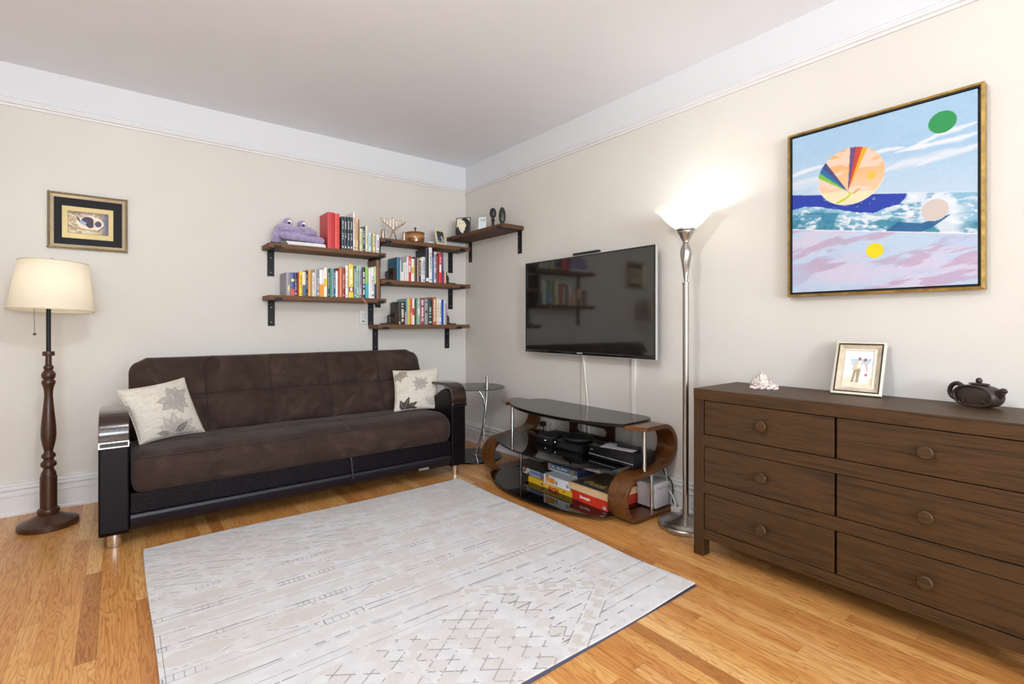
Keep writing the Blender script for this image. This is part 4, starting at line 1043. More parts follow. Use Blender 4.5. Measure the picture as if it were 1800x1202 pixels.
def pot():
    cx, y, z = -.628, -.130, ZCs
    r = thing('lidded_pot', 'round amber brown lidded pot with a knob beside the menorah', 'pot', (cx, y, z))
    bm = B(); lathe(bm, [(0, .0005), (.070, .0005), (.079, .008), (.083, .040), (.082, .078), (.078, .086), (0, .086)], cx, y, 44, cz=z); obj('body', bm, M['amber'], r, 'auto')
    bm = B(); lathe(bm, [(0, .086), (.084, .086), (.086, .090), (.084, .095), (.050, .101), (.012, .104), (0, .104)], cx, y, 44, cz=z); l = obj('lid', bm, wood('pot_lid', ['5e3a20', '8a5a30', '6b4326'], 'x', .3, 2, .05, coat=.4), r, 'auto')
    bm = B(); lathe(bm, [(0, .103), (.006, .103), (.0045, .118), (.006, .128), (.011, .134), (.011, .139), (.006, .144), (0, .145)], cx, y, 18, cz=z); obj('knob', bm, pc('2f211a', .4), l, 'auto')
def ambermat():
    m, nt, b = nm('amber_glaze'); v = coord(nt)
    s = nd(nt, 'ShaderNodeSeparateXYZ'); nt.links.new(v, s.inputs[0]); mu = nd(nt, 'ShaderNodeMath', operation='MULTIPLY'); mu.inputs[1].default_value = 11
    nt.links.new(s.outputs[2], mu.inputs[0])
    nt.links.new(ramp(nt, mu.outputs[0], [(0, hx('6e3f18')), (.42, hx('8a5424')), (.5, hx('b98848')), (.72, hx('a06a30')), (1, hx('7b4a20'))]), b.inputs['Base Color'])
    b.inputs['Roughness'].default_value = .15; b.inputs['Coat Weight'].default_value = .8; b.inputs['Coat Roughness'].default_value = .04; return m
M['amber'] = ambermat()
pot()
bm = B(); sphere(bm, (-.500, -.185, ZCs+.011), .03, (1.25, .7, .38)); tag(obj('white_stone', bm, pc('dcdad6', .5), None, True, origin=(-.5, -.185, ZCs)), 'smooth white pebble between the amber pot and the cream photo frame', 'pebble')
def frame3d(r, A, Bq, up, wf, dep, mats, profile=None):
    """rectangular frame in the plane spanned by A->Bq (bottom edge) and up; returns normal. Parts: frame"""
    A = Vector(A); U = (Vector(Bq)-A); W_ = U.length; U.normalize(); V = Vector(up); H_ = V.length; V.normalize(); N = U.cross(V)   # faces the viewer
    return A, U, V, N, W_, H_
def rect_frame(bm, A, U, V, N, W_, H_, i0, i1, n0, n1):
    """mitred ring between insets i0 and i1, from height n0 (outer) to n1 (inner) along N, flat back at 0"""
    def P(i, s, n): 
        c = ((i, i), (W_-i, i), (W_-i, H_-i), (i, H_-i))[s]; return A+U*c[0]+V*c[1]+N*n
    vo = [bm.verts.new(P(i0, s, n0)) for s in range(4)]; vi = [bm.verts.new(P(i1, s, n1)) for s in range(4)]
    bo = [bm.verts.new(P(i0, s, -.0)) for s in range(4)]; bi = [bm.verts.new(P(i1, s, -.0)) for s in range(4)]
    for s in range(4):
        t = (s+1) % 4
        bm.faces.new((vo[s], vo[t], vi[t], vi[s])); bm.faces.new((bo[s], vo[s], vo[t], bo[t])) if n0 > 0 else None
        bm.faces.new((bi[s], bi[t], vi[t], vi[s])) if n1 > 0 else None
        bm.faces.new((bo[s], bo[t], bi[t], bi[s]))
def slab(bm, A, U, V, N, u0, u1, v0, v1, n0, n1, mi=0):
    vs = [bm.verts.new(A+U*u+V*v+N*n) for u in (u0, u1) for v in (v0, v1) for n in (n0, n1)]
    for f in ((0, 1, 3, 2), (4, 6, 7, 5), (0, 4, 5, 1), (2, 3, 7, 6), (0, 2, 6, 4), (1, 5, 7, 3)): bm.faces.new([vs[i] for i in f]).material_index = mi
def strut(r, A, U, V, N, W_, H_):
    c = A+U*W_*.5+V*H_*.62; f = Vector((c.x, c.y, A.z))-N*.0; back = Vector((-N.x, -N.y, 0)).normalized()
    q = Vector((c.x, c.y, A.z+.001))+back*.05; bm = B(); w2 = U*W_*.12
    vs = [bm.verts.new(p) for p in (c-w2, c+w2, q+w2, q-w2)]; bm.faces.new(vs)
    o = obj('easel_strut', bm, M['matteblack'], r); m = o.modifiers.new('s', 'SOLIDIFY'); m.thickness = .003; m.offset = 0
def bwphoto(u, v, W_=.09, H_=.11):
    n = fbm(u*90, v*90); c = np.ones(u.shape+(3,))*H('2c2e38'); c = mixc(c, H('565a6a'), (n > .52)*.8)
    c = mixc(c, H('d8d8dc'), inpoly(u, v, [(.05, .0), (.09, 0), (.09, .05), (.075, .055), (.06, .04)])*.0+((u-.060)**2/.010**2+(v-.055)**2/.014**2 < 1)*.9)
    c = mixc(c, H('c9c9d0'), ((u-.072)**2/.016**2+(v-.030)**2/.020**2 < 1)*.85); c = mixc(c, H('a9acb8'), (v < .022)*(n > .4)*.7); return c
def small_photo():
    A0 = (-.452, -.205, ZCs+.001); B0 = (-.327, -.170, ZCs+.001)
    d = Vector(B0)-Vector(A0); nb = Vector((-d.y, d.x, 0)).normalized()   # away from the viewer
    A, U, V, N, W_, H_ = frame3d(None, A0, B0, Vector((0, 0, .146))+nb*.030, 0, 0, None)
    N = U.cross(V)
    r = thing('photo_frame', 'small cream photo frame with a black and white picture on the menorah shelf', 'photo frame', A0)
    bm = B(); rect_frame(bm, A, U, V, N, W_, H_, 0, .020, .008, .006); obj('frame', bm, pc('ddd5ae', .45), r)
    painted('picture', A+U*.018+V*.018+N*.004, U, V, W_-.036, H_-.036, .002, bwphoto, M['photo'], r)
    bm = B(); slab(bm, A, U, V, N, .002, W_-.002, .002, H_-.002, -.002, .0005); obj('backing', bm, M['matteblack'], r); strut(r, A, U, V, N, W_, H_)
small_photo()

# ------------------------------------------------------------------ right wall shelf: portrait, card, two figures
def portrait_fn(u, v):
    W_, H_ = .133, .152; x = u/W_; y = v/H_; c = np.ones(u.shape+(3,))*H('ece6cf')
    hair = ((x-.60)**2/.40**2+(y-.66)**2/.32**2 < 1) | inpoly(x, y, [(.62, .92), (1.0, .62), (1.0, 0), (.55, 0), (.60, .5)]) | inpoly(x, y, [(0, 0), (.50, 0), (.34, .30), (.12, .50), (0, .38)])
    c = mixc(c, H('2b2b31'), hair*1.)
    face = inpoly(x, y, [(.12, .70), (.22, .84), (.40, .88), (.58, .80), (.72, .58), (.76, .50), (.68, .40), (.66, .22), (.50, .06), (.36, .10), (.22, .30), (.12, .50)])
    c = mixc(c, H('efe7cc'), face*1.)
    d = lambda a, b_, r1, r2: ((x-a)**2/r1**2+(y-b_)**2/r2**2 < 1)
    for a, b_, r1, r2 in ((.24, .63, .045, .014), (.46, .66, .05, .015), (.23, .69, .06, .010), (.47, .73, .07, .010), (.31, .46, .03, .010), (.33, .33, .075, .012), (.36, .24, .04, .008)): c = mixc(c, H('3b3a3c'), d(a, b_, r1, r2)*.9)
    return c
def portrait():
    A0 = (-.238, -.196, ZF+.001); B0 = (-.160, -.321, ZF+.001); d = Vector(B0)-Vector(A0); nb = Vector((-d.y, d.x, 0)).normalized()
    A, U, V, N, W_, H_ = frame3d(None, A0, B0, Vector((0, 0, .160))+nb*.018, 0, 0, None)
    r = thing('photo_frame', 'thin black frame with an ink portrait of a face on the right wall shelf', 'photo frame', A0)
    bm = B(); rect_frame(bm, A, U, V, N, W_, H_, 0, .0065, .007, .006); obj('frame', bm, M['matteblack'], r)
    painted('picture', A+U*.006+V*.006+N*.003, U, V, W_-.012, H_-.012, .0011, portrait_fn, M['photo'], r)
    bm = B(); slab(bm, A, U, V, N, .001, W_-.001, .001, H_-.001, -.003, 0); obj('backing', bm, M['matteblack'], r); strut(r, A, U, V, N, W_, H_)
portrait()
def text_part(body, size, A, U, V, N, u, v, off, mat, parent, ext=.0006, name='lettering', shear=0, bold=0, squash=1):
    cu = bpy.data.curves.new('txt', 'FONT'); cu.body = body; cu.size = size; cu.extrude = ext; cu.shear = shear; cu.offset = bold
    cu.align_x = 'CENTER'; cu.align_y = 'CENTER'
    to = bpy.data.objects.new('txt', cu); C.objects.link(to); dg = bpy.context.evaluated_depsgraph_get(); dg.update()
    me = bpy.data.meshes.new_from_object(to.evaluated_get(dg)); bpy.data.objects.remove(to); bpy.data.curves.remove(cu)
    U = Vector(U); V = Vector(V); N = Vector(N); p = Vector(A)+U*u+V*v+N*off
    me.transform(Matrix(((U.x*squash, V.x, N.x, p.x), (U.y*squash, V.y, N.y, p.y), (U.z*squash, V.z, N.z, p.z), (0, 0, 0, 1))))
    me.name = name; return link(name, me, mat, parent)
def card():
    A0 = Vector((-.225, -.553, ZF+.001)); B0 = Vector((-.183, -.608, ZF+.001)); U = (B0-A0).normalized(); nb = Vector((-U.y, U.x, 0))
    V = (Vector((0, 0, 1))+nb*.16).normalized(); N = U.cross(V)
    r = thing('greeting_card', 'pale blue white card with handwritten number leaning on the right wall shelf', 'card', A0)
    bm = B(); slab(bm, A0, U, V, N, 0, .070, 0, .112, -.0015, 0); obj('sheet', bm, pc('dfe8ea', .6), r)
    text_part('502', .034, A0, U, V, N, .038, .084, .0004, pc('566a78', .6), r, .0003, shear=.2)
    bm = B()
    for k in range(6): slab(bm, A0, U, V, N, .012, .058-.006*(k % 2), .058-.008*k, .0592-.008*k, .0002, .0006)
    obj('ruled_lines', bm, pc('b4c2ca', .7), r)
    bm = B(); q = A0+U*.035+V*.07
    vs = [bm.verts.new(p) for p in (q-U*.01, q+U*.01, Vector((q.x, q.y, ZF+.001))+nb*.035+U*.01, Vector((q.x, q.y, ZF+.001))+nb*.035-U*.01)]; bm.faces.new(vs); obj('easel_strut', bm, pc('dfe8ea', .6), r)
card()
def figures():
    m = plain('ebony', '232321', .4, var=.2, ns=40, bmp=.2, bs=120)
    x, y, z = -.18, -.715, ZF
    r = thing('carved_figure', 'black carved oval mask head on a slim stand, on the right wall shelf', 'carving', (x, y, z))
    bm = B(); lathe(bm, [(0, .0005), (.020, .0005), (.021, .006), (.014, .012), (.0135, .040), (.011, .052), (.017, .058), (.019, .064), (.013, .070), (.009, .082), (0, .083)], x, y, 24, cz=z); obj('stand', bm, m, r, 'auto')
    T = Matrix.Rotation(math.radians(-38), 4, 'Z')
    bm = B(); sphere(bm, (x, y, z+.124), .045, (.66, .42, 1.02), 28, 18, M=T); sphere(bm, (x-.012, y-.012, z+.120), .010, (.5, .9, 1.6), 12, 8); sphere(bm, (x-.016, y-.002, z+.105), .008, (1, 1, .5), 10, 6)
    obj('head', bm, m, r, True)
    x, y = -.19, -.862
    r = thing('carved_figure', 'black oval carving with swirling relief at the near end of the right wall shelf', 'carving', (x, y, z))
    bm = B(); sphere(bm, (x, y, z+.074), .075, (.40, .26, .98), 30, 22, M=T)
    bmesh.ops.delete(bm, geom=[v for v in bm.verts if v.co.z < z+.001], context='VERTS')
    obj('body', bm, m, r, True)
    U = (T @ Vector((1, 0, 0))); Nn = (T @ Vector((0, -1, 0)))
    for k, (r0, du, dv, a0, a1) in enumerate(((.020, .0, .085, -.5, 4.2), (.022, .004, .045, 1.5, 6.0), (.012, -.006, .110, -1, 3))):
        bm = B(); pts = []
        for i in range(18):
            a = a0+(a1-a0)*i/17; rr = r0*(1-.35*i/17); u_ = du+rr*math.cos(a); v_ = dv+rr*math.sin(a)
            q = 1-(u_/.030)**2-((v_-.074)/.0735)**2
            pts.append(Vector((x, y, z+v_))+U*u_+Nn*(.0195*math.sqrt(max(q, .02))))
        tube(bm, pts, .0026, 6); obj('relief', bm, m, r, True)
figures()

# ------------------------------------------------------------------ wall keypad
def keypad():
    r = thing('remote_holder', 'white keypad remote on the wall under the lower left shelf', 'remote control', (-1.07, 0, 1.217))
    bm = B(); rbox(bm, -1.101, -1.041, -.018, -.0005, 1.157, 1.277, .004); obj('casing', bm, M['white'], r, smooth='auto')
    bm = B()
    for i in range(3):
        for j in range(4): box(bm, -1.088+.016*i, -1.080+.016*i, -.0195, -.0175, 1.243-.014*j, 1.249-.014*j)
    obj('buttons', bm, pc('8f939a', .5), r)
    bm = B(); box(bm, -1.085, -1.056, -.0192, -.0175, 1.178, 1.186); obj('display', bm, pc('23262c', .3), r)
keypad()

# ------------------------------------------------------------------ bird picture
def birdpic(u, v):
    x = u/.200; y = v/.140; n = fbm(u*90, v*90); n2 = fbm(u*40+7, v*40)
    c = np.ones(u.shape+(3,))*H('c9b795'); c = mixc(c, H('8c7d68'), (n-.4)*2.4); c = mixc(c, H('e6dcc4'), (n2 > .55)*.7)
    c = mixc(c, H('5b5f7c'), sstep(.75, 1, x)*.9); c = mixc(c, H('4d4450'), sstep(.8, 1, y)*.5)
    c = mixc(c, H('efe9dc'), ((x-.55)**2/.34**2+(y-.50)**2/.33**2 < 1)*.75)
    sh = ((x-.48)**2/.15**2+(y-.62)**2/.18**2 < 1) | ((x-.54)**2/.10**2+(y-.46)**2/.17**2 < 1); c = mixc(c, H('4a3a4d'), sh*.95)
    c = mixc(c, H('4f4056'), ((x-.74)**2/.085**2+(y-.50)**2/.14**2 < 1)*.9); c = mixc(c, H('ddd2bc'), (np.abs(x-.64) < .014)*(y > .2)*(y < .95)*.9)
    b = ((x-.37)**2/.10**2+((y-.50)+.6*(x-.37))**2/.085**2 < 1); c = mixc(c, H('9fb2cc'), b*1.)
    c = mixc(c, H('39404e'), inpoly(x, y, [(.30, .60), (.20, .84), (.24, .62), (.30, .52)])*1.); c = mixc(c, H('2b2b33'), ((x-.46)**2/.03**2+(y-.43)**2/.04**2 < 1)*.9)
    c = mixc(c, H('a57a4a'), (np.abs(y-.22+.10*(x-.3)) < .025)*(x > .14)*(x < .7)*.7); c = mixc(c, H('6b5f58'), (np.abs((y-.2)-1.5*(x-.75)) < .04)*(x > .73)*(x < .88)*.8)
    c = mixc(c, H('2e2a26'), ((x < .012) | (x > .988) | (y < .015) | (y > .985))*.8)
    return c
def bird_picture():
    A = Vector((-3.097, -.0008, 1.632)); U = Vector((1, 0, 0)); V = Vector((0, 0, 1)); N = Vector((0, -1, 0)); W_, H_ = .397, .355
    r = thing('framed_picture', 'small framed bird painting with black mat and carved silver gold frame above the floor lamp', 'picture', (-2.9, 0, 1.81))
    bm = B(); rect_frame(bm, A, U, V, N, W_, H_, 0, .014, .016, .022); rb2 = random.Random(3)
    per = 2*(W_+H_); k = 0
    while k < per:   # carved beads along the outer moulding
        d = k % per
        if d < W_: p = (d, .007)
        elif d < W_+H_: p = (W_-.007, d-W_)
        elif d < 2*W_+H_: p = (2*W_+H_-d, H_-.007)
        else: p = (.007, per-d)
        sphere(bm, A+U*p[0]+V*p[1]+N*.019, .0055, (1, .8, .7), 8, 5); k += .0125
    obj('carved_moulding', bm, plain('antique_silver', '9b8f74', .35, metal=.8, var=.5, ns=160), r)
    bm = B(); rect_frame(bm, A, U, V, N, W_, H_, .014, .030, .020, .010); obj('inner_moulding', bm, plain('champagne_gilt', 'cfc0a0', .35, metal=.5, var=.1), r)
    bm = B(); slab(bm, A, U, V, N, .006, W_-.006, .006, H_-.006, .0002, .006); obj('mat_board', bm, pc('15161c', .8), r)
    bm = B(); slab(bm, A, U, V, N, .068, .321, .072, .274, .006, .0075); obj('gold_mat', bm, plain('gold_mat', 'd8c489', .6, var=.12, ns=6), r)
    painted('painting', A+U*.096+V*.104+N*.0085, U, V, .200, .140, .0012, birdpic, M['painted'], r)
bird_picture()

# ------------------------------------------------------------------ television
def tv():
    y0, y1, z0, z1, xf = -2.338, -1.062, .930, 1.657, -.100
    r = thing('television', 'large flat screen television mounted on the right wall above the black glass stand', 'television', (0, -1.7, 1.29))
    bm = B(); rbox(bm, xf+.004, xf+.022, y0+.002, y1-.002, z0+.002, z1-.002, .003); rbox(bm, xf+.018, -.045, y0+.10, y1-.10, z0+.05, z1-.12, .012); obj('casing', bm, M['blackplastic'], r, smooth='auto')
    bm = B(); A = Vector((xf+.004, y1, z0)); rect_frame(bm, A, Vector((0, -1, 0)), Vector((0, 0, 1)), Vector((-1, 0, 0)), y1-y0, z1-z0, 0, .011, .003, .004)
    obj('bezel', bm, pc('1a1a1c', .2), r)
    bm = B(); box(bm, xf, xf+.020, y0-.003, y0, z0-.001, z1+.001); box(bm, xf, xf+.020, y1, y1+.003, z0-.001, z1+.001); box(bm, xf, xf+.020, y0-.003, y1+.003, z1, z1+.003); box(bm, xf, xf+.020, y0-.003, y1+.003, z0-.003, z0)
    obj('edge_trim', bm, plain('silver_edge', 'd4d8da', .3, metal=.4, var=0), r)
    bm = B(); box(bm, xf+.001, xf+.004, y0+.010, y1-.010, z0+.024, z1-.010); obj('screen', bm, M['screen'], r)
    bm = B(); rbox(bm, xf-.001, xf+.006, y0+.004, y1-.004, z0+.003, z0+.023, .002); c = obj('lower_bezel', bm, M['blackglass'], r, smooth='auto')
    text_part('SAMSUNG', .0125, (xf, -1.683, z0+.013), (0, -1, 0), (0, 0, 1), (-1, 0, 0), 0, 0, .0012, pc('e6e6e6', .3), c, .0004, 'brand_lettering', bold=.0002)
    bm = B(); box(bm, -.048, -.0005, -1.85, -1.55, 1.15, 1.45); obj('wall_mount', bm, M['matteblack'], r)
tv()
def sensor_bar():
    r = thing('sensor_bar', 'narrow black sensor bar lying on the top edge of the television', 'sensor bar', (-.09, -1.74, 1.661))
    bm = B(); rbox(bm, -.104, -.074, -1.864, -1.613, 1.6615, 1.680, .004); obj('casing', bm, M['matteblack'], r, smooth='auto')
    bm = B(); rbox(bm, -.106, -.103, -1.850, -1.627, 1.665, 1.677, .001); obj('window_strip', bm, M['blackglass'], r)
sensor_bar()
bm = B(); rbox(bm, -.013, -.0005, -1.652, -1.612, .20, .99, .003); tag(obj('cable_cover', bm, M['wallpaint2'], origin=(0, -1.632, .6)), 'beige painted cable cover running down the wall behind the slanting white cable', 'cable cover')
bm = B(); rbox(bm, -.016, -.0005, -2.116, -2.082, .20, .99, .004); tag(obj('cable_cover', bm, pc('dedbd3', .5), origin=(0, -2.10, .6)), 'white cable cover under the right part of the television', 'cable cover')
bm = B(); tube(bm, [(-.030, -1.630, .96), (-.022, -1.642, .90), (-.020, -1.66, .78), (-.020, -1.685, .57), (-.024, -1.70, .42), (-.024, -1.70, .33)], .0055, 10, smooth=5)
tag(obj('television_cable', bm, pc('e9e7e2', .4), smooth=True, origin=(-.02, -1.66, .7)), 'white cable hanging from the television down to the glass stand', 'cable')

# ------------------------------------------------------------------ television stand
def tv_stand():
    r = thing('television_stand', 'low television stand with curved walnut side panels and three black glass shelves', 'television stand', (-.25, -1.727, 0))
    def ribbon(ya, yb, inner):
        cl = [(-.340, .533), (-.28, .533), (-.22, .533), (-.16, .533)]
        for k in range(0, 21): a = PI/2-PI*k/20; cl.append((-.142+.1215*math.cos(a), .4115+.1215*math.sin(a)))
        for k in range(1, 5): t = k/5; cl.append((-.142+(-.372+.142)*t, .290+(.262-.290)*t))
        for k in range(0, 21): a = PI/2+PI*k/20; cl.append((-.374+.124*math.cos(a), .138+.124*math.sin(a)))
        cl += [(-.28, .014), (-.16, .014), (-.035, .014)]
        cl = [Vector((p[0], 0, p[1])) for p in cl]; t = .013; n = len(cl); bm = B(); rows = []
        for i, p in enumerate(cl):
            d = (cl[min(i+1, n-1)]-cl[max(i-1, 0)]).normalized(); nn = Vector((-d.z, 0, d.x))
            row = []
            for yy in (ya, yb):
                q = p.copy()
                if i == 0: q.x += -.032 if yy == inner else .028
                for s in (1, -1): row.append(bm.verts.new((q.x+nn.x*t*s, yy, q.z+nn.z*t*s)))
            rows.append(row)
        for a, b_ in zip(rows, rows[1:]):
            for i, j in ((0, 1), (1, 3), (3, 2), (2, 0)): bm.faces.new((a[i], a[j], b_[j], b_[i]))
        bm.faces.new([rows[0][i] for i in (0, 1, 3, 2)]); bm.faces.new([rows[-1][i] for i in (0, 2, 3, 1)])
        return obj('side_panel', bm, M['walnut'], r, bevel=.002)
    ribbon(-1.152, -1.020, -1.152); ribbon(-2.434, -2.302, -2.302)
    def bow(xe, xm, xb, z0, z1, ya=-1.156, yb=-2.298, rc=.09):
        pts = []; N = 36; c = (ya+yb)/2; hw = (ya-yb)/2
        for i in range(N+1):
            y = ya+(yb-ya)*i/N; q = abs((y-c)/hw); pts.append((xe-(xe-xm)*-1*0+(xm-xe)*(1-q**2.4), y))
        for k in range(7): a = k/6*PI/2; pts.append((xb-rc+rc*math.sin(a), yb+rc-rc*math.cos(a)))
        for k in range(7): a = k/6*PI/2; pts.append((xb-rc+rc*math.cos(a), ya-rc+rc*math.sin(a)))
        bm = B(); prism(bm, pts, 'z', z0, z1); return bm
    obj('top_glass', bow(-.372, -.525, -.038, .536, .556, -1.188, -2.312, .11), M['blackglass2'], r, bevel=.002)
    obj('middle_glass', bow(-.485, -.648, -.045, .291, .300), M['blackglass'], r, bevel=.0015)
    obj('bottom_glass', bow(-.525, -.700, -.04, .026, .036), M['blackglass'], r, bevel=.0015)
    # back board with a slot
    bm = B(); Y0, Y1, Z0, Z1 = -1.991, -1.563, .302, .535; a0, a1, b0, b1 = -1.925, -1.635, .365, .425; rr = (b1-b0)/2
    slot = [(a1-rr+rr*math.cos(t), (b0+b1)/2+rr*math.sin(t)) for t in [PI/2-PI*k/10 for k in range(11)]]+[(a0+rr-rr*math.cos(t), (b0+b1)/2+rr*math.sin(t)) for t in [-PI/2+PI*k/10 for k in range(11)]]
    outer = []
    for (y, z) in slot:
        # project to the rectangle from the slot centre
        cy, cz = (a0+a1)/2, (b0+b1)/2; dy, dz = y-cy, z-cz; s = 1e9
        if dy > 1e-9: s = min(s, (Y1-cy)/dy)
        if dy < -1e-9: s = min(s, (Y0-cy)/dy)
        if dz > 1e-9: s = min(s, (Z1-cz)/dz)
        if dz < -1e-9: s = min(s, (Z0-cz)/dz)
        outer.append((cy+dy*s, cz+dz*s))
    n = len(slot); V_ = []
    corners = [(Y1, Z1), (Y1, Z0), (Y0, Z0), (Y0, Z1)]
    for x in (-.088, -.070): V_.append(([bm.verts.new((x, *p)) for p in slot], [bm.verts.new((x, *p)) for p in outer], [bm.verts.new((x, *p)) for p in corners]))
    def side(p): return 'T' if abs(p[1]-Z1) < 1e-6 else 'B' if abs(p[1]-Z0) < 1e-6 else 'R' if abs(p[0]-Y1) < 1e-6 else 'L'
    cm = {frozenset('TR'): 0, frozenset('BR'): 1, frozenset('BL'): 2, frozenset('TL'): 3}
    for sl, ou, co in V_:
        for i in range(n):
            j = (i+1) % n; sa, sb = side(outer[i]), side(outer[j])
            f = [sl[i], sl[j], ou[j]]
            if sa != sb and frozenset((sa, sb)) in cm: f.append(co[cm[frozenset((sa, sb))]])
            f.append(ou[i])
            try: bm.faces.new(f)
            except Exception: pass
    for i in range(n): j = (i+1) % n; bm.faces.new((V_[0][0][i], V_[0][0][j], V_[1][0][j], V_[1][0][i]))
    c0, c1 = V_[0][2], V_[1][2]
    for i in range(4): j = (i+1) % 4; bm.faces.new((c0[i], c0[j], c1[j], c1[i]))
    obj('back_board', bm, plain('dark_mahogany', '351d13', .35, var=.12, ns=20), r)
    for x, y, a, b_ in ((-.310, -2.412, .286, .521), (-.232, -2.405, .026, .282), (-.345, -1.196, .300, .537), (-.292, -1.241, .036, .292)):
        bm = B(); lathe(bm, [(0, a), (.0135, a), (.0135, a+.006), (.0105, a+.008), (.0105, b_-.001), (0, b_-.001)], x, y, 24); obj('chrome_rod', bm, M['chrome'], r, 'auto')
M['blackglass2'] = plain('black_glass_top', '0f0e0d', .12, var=.1, ns=300, spec=.36)
tv_stand()

# electronics on the middle glass (z .300)
def device(name, label, x0, x1, y0, y1, z0, z1, cat, bev=.004, mat=None, grp=None):
    r = thing(name, label, cat, ((x0+x1)/2, (y0+y1)/2, z0), grp)
    for fx in (x0+.02, x1-.02):
        for fy in (y0+.02, y1-.02):
            pass
    bm = B(); rbox(bm, x0, x1, y0, y1, z0+.0005, z1, bev); obj('casing', bm, mat or M['blackplastic'], r, smooth='auto'); return r
r = device('cable_modem', 'small black box with one white light at the left end of the middle glass shelf', -.36, -.16, -1.655, -1.500, .300, .362, 'modem', .003, M['matteblack'])
bm = B(); box(bm, -.3612, -.3595, -1.600, -1.592, .325, .331); obj('indicator_light', bm, pc('f4f4f4', .3, emit='ffffff', es=1.5), r)
bm = B(); box(bm, -.3608, -.3600, -1.645, -1.515, .350, .353); obj('front_trim', bm, pc('6a6a6e', .3), r)
r = device('cable_box', 'black cable box beneath the round router on the middle glass shelf', -.365, -.12, -1.955, -1.695, .300, .352, 'set top box', .003)
bm = B(); box(bm, -.3665, -.3645, -1.705, -1.699, .332, .339); obj('indicator_light', bm, pc('f4f4f4', .3, emit='ffffff', es=1.5), r)
bm = B(); box(bm, -.3662, -.3648, -1.925, -1.735, .312, .343); obj('display', bm, pc('2b2a2e', .15), r)
r = thing('router', 'rounded black router sitting on top of the black cable box', 'router', (-.25, -1.80, .352))
bm = B(); sphere(bm, (-.25, -1.81, .370), .1, (1.02, 1.14, .30), 40, 16); bmesh.ops.bisect_plane(bm, geom=bm.verts[:]+bm.edges[:]+bm.faces[:], plane_co=(0, 0, .353), plane_no=(0, 0, -1), clear_outer=True); bmesh.ops.holes_fill(bm, edges=bm.edges[:]); obj('casing', bm, M['matteblack'], r, True)
bm = B(); sphere(bm, (-.25, -1.81, .3975), .010, (1, 1.3, .3)); obj('badge', bm, pc('b8b8bc', .3), r, True)
r = device('receiver', 'wide black stereo receiver with silver trim line at the right of the middle glass shelf', -.365, -.15, -2.375, -2.018, .305, .377, 'receiver', .002)
bm = B(); box(bm, -.3665, -.3648, -2.372, -2.020, .3225, .3265); obj('silver_trim', bm, pc('c9c9c9', .25, metal=.5), r)
text_part('SONY', .010, (-.365, -2.045, .353), (0, -1, 0), (0, 0, 1), (-1, 0, 0), 0, 0, .0006, pc('8c8c8c', .4), r, .0003, 'brand_lettering')
bm = B(); rbox(bm, -.365, -.28, -2.374, -2.02, .377, .381, .0015); obj('top_cover', bm, M['blackglass'], r)
# papers and remote
def paper_fn(u, v):
    c = np.ones(u.shape+(3,))*H('c9c8cc'); ln = (((v/.009) % 1) < .35)*(vnoise(u*120, np.floor(v/.009)*7.3) > .4)*(u > .015)*(u < .185)*(v > .02)
    c = mixc(c, H('77777d'), ln*.6); c = mixc(c, H('b06a70'), (((u-.03)**2+(v-.03)**2) < .008**2)*.8); return c
r = thing('papers', 'loose printed sheets lying on the black stereo receiver', 'papers', (-.25, -2.24, .3815))
painted('sheet', (-.372, -2.115, .3822), (.30, -.954, 0), (.954, .30, 0), .215, .15, .002, paper_fn, M['photo'], r)
o = painted('sheet', (-.362, -2.135, .3835), (.16, -.987, 0), (.987, .16, 0), .205, .14, .002, paper_fn, M['photo'], r)
r = thing('remote_control', 'slim black remote control on the printed sheets', 'remote control', (-.285, -2.25, .384))
bm = B(); rbox(bm, -.022, .022, -.075, .075, 0, .016, .005, seg=3)
bmesh.ops.transform(bm, matrix=Matrix.Translation((-.255, -2.255, .3845)) @ Matrix.Rotation(math.radians(12), 4, 'Z'), verts=bm.verts[:]); obj('casing', bm, M['blackplastic'], r, smooth='auto')
bm = B()
for i in range(3):
    for j in range(7): box(bm, -.013+.010*i, -.007+.010*i, -.062+.016*j, -.054+.016*j, .0155, .0175)
bmesh.ops.transform(bm, matrix=Matrix.Translation((-.255, -2.255, .3845)) @ Matrix.Rotation(math.radians(12), 4, 'Z'), verts=bm.verts[:]); obj('buttons', bm, pc('4a4a4e', .4), r)

# ------------------------------------------------------------------ board games on the bottom glass (z .036)
def carton(name, label, x0, x1, y0, y1, z0, z1, ctop, front, yaw=0, cat='board game', grp='board games on the bottom shelf', sidec=None):
    """front(u,v) paints the face towards the room (u from left to right seen from the room)"""
    r = thing(name, label, cat, ((x0+x1)/2, (y0+y1)/2, z0), grp)
    bm = B(); box(bm, x0, x1, y0, y1, z0+.0004, z1); b_ = obj('box', bm, pc(sidec or ctop, .45), r)
    wd, ht = y1-y0, z1-z0
    painted('front_print', (x0-.0008, y1, z0+.0006), (0, -1, 0), (0, 0, 1), wd, ht-.0006, .0016, front, M['carton'], r)
    return r, wd, ht
def f_yellow(u, v):
    c = np.ones(u.shape+(3,))*H('e2b52c'); n = fbm(u*70, v*70)
    c = mixc(c, H('f4dc84'), (u > .13)*(u < .26)*(n > .42)*.8); c = mixc(c, H('d9822e'), (np.abs(u-.20) < .05)*(n > .55)*.9)
    c = mixc(c, H('b5382a'), (u > .21)*(u < .31)*(v < .021)*(vnoise(u*160, v*110) > .4)*.95); c = mixc(c, H('33302a'), (((u-.145)**2/.012**2+(v-.018)**2/.010**2) < 1)*(n > .45)*.8)
    c = mixc(c, H('2a2a2a'), (((u-.36)**2+(v-.018)**2) < .006**2)*.9); return c
carton('board_game', 'flat yellow game box at the bottom left of the stack under the television', -.455, -.13, -1.965, -1.522, .036, .074, 'd9b13a', f_yellow)
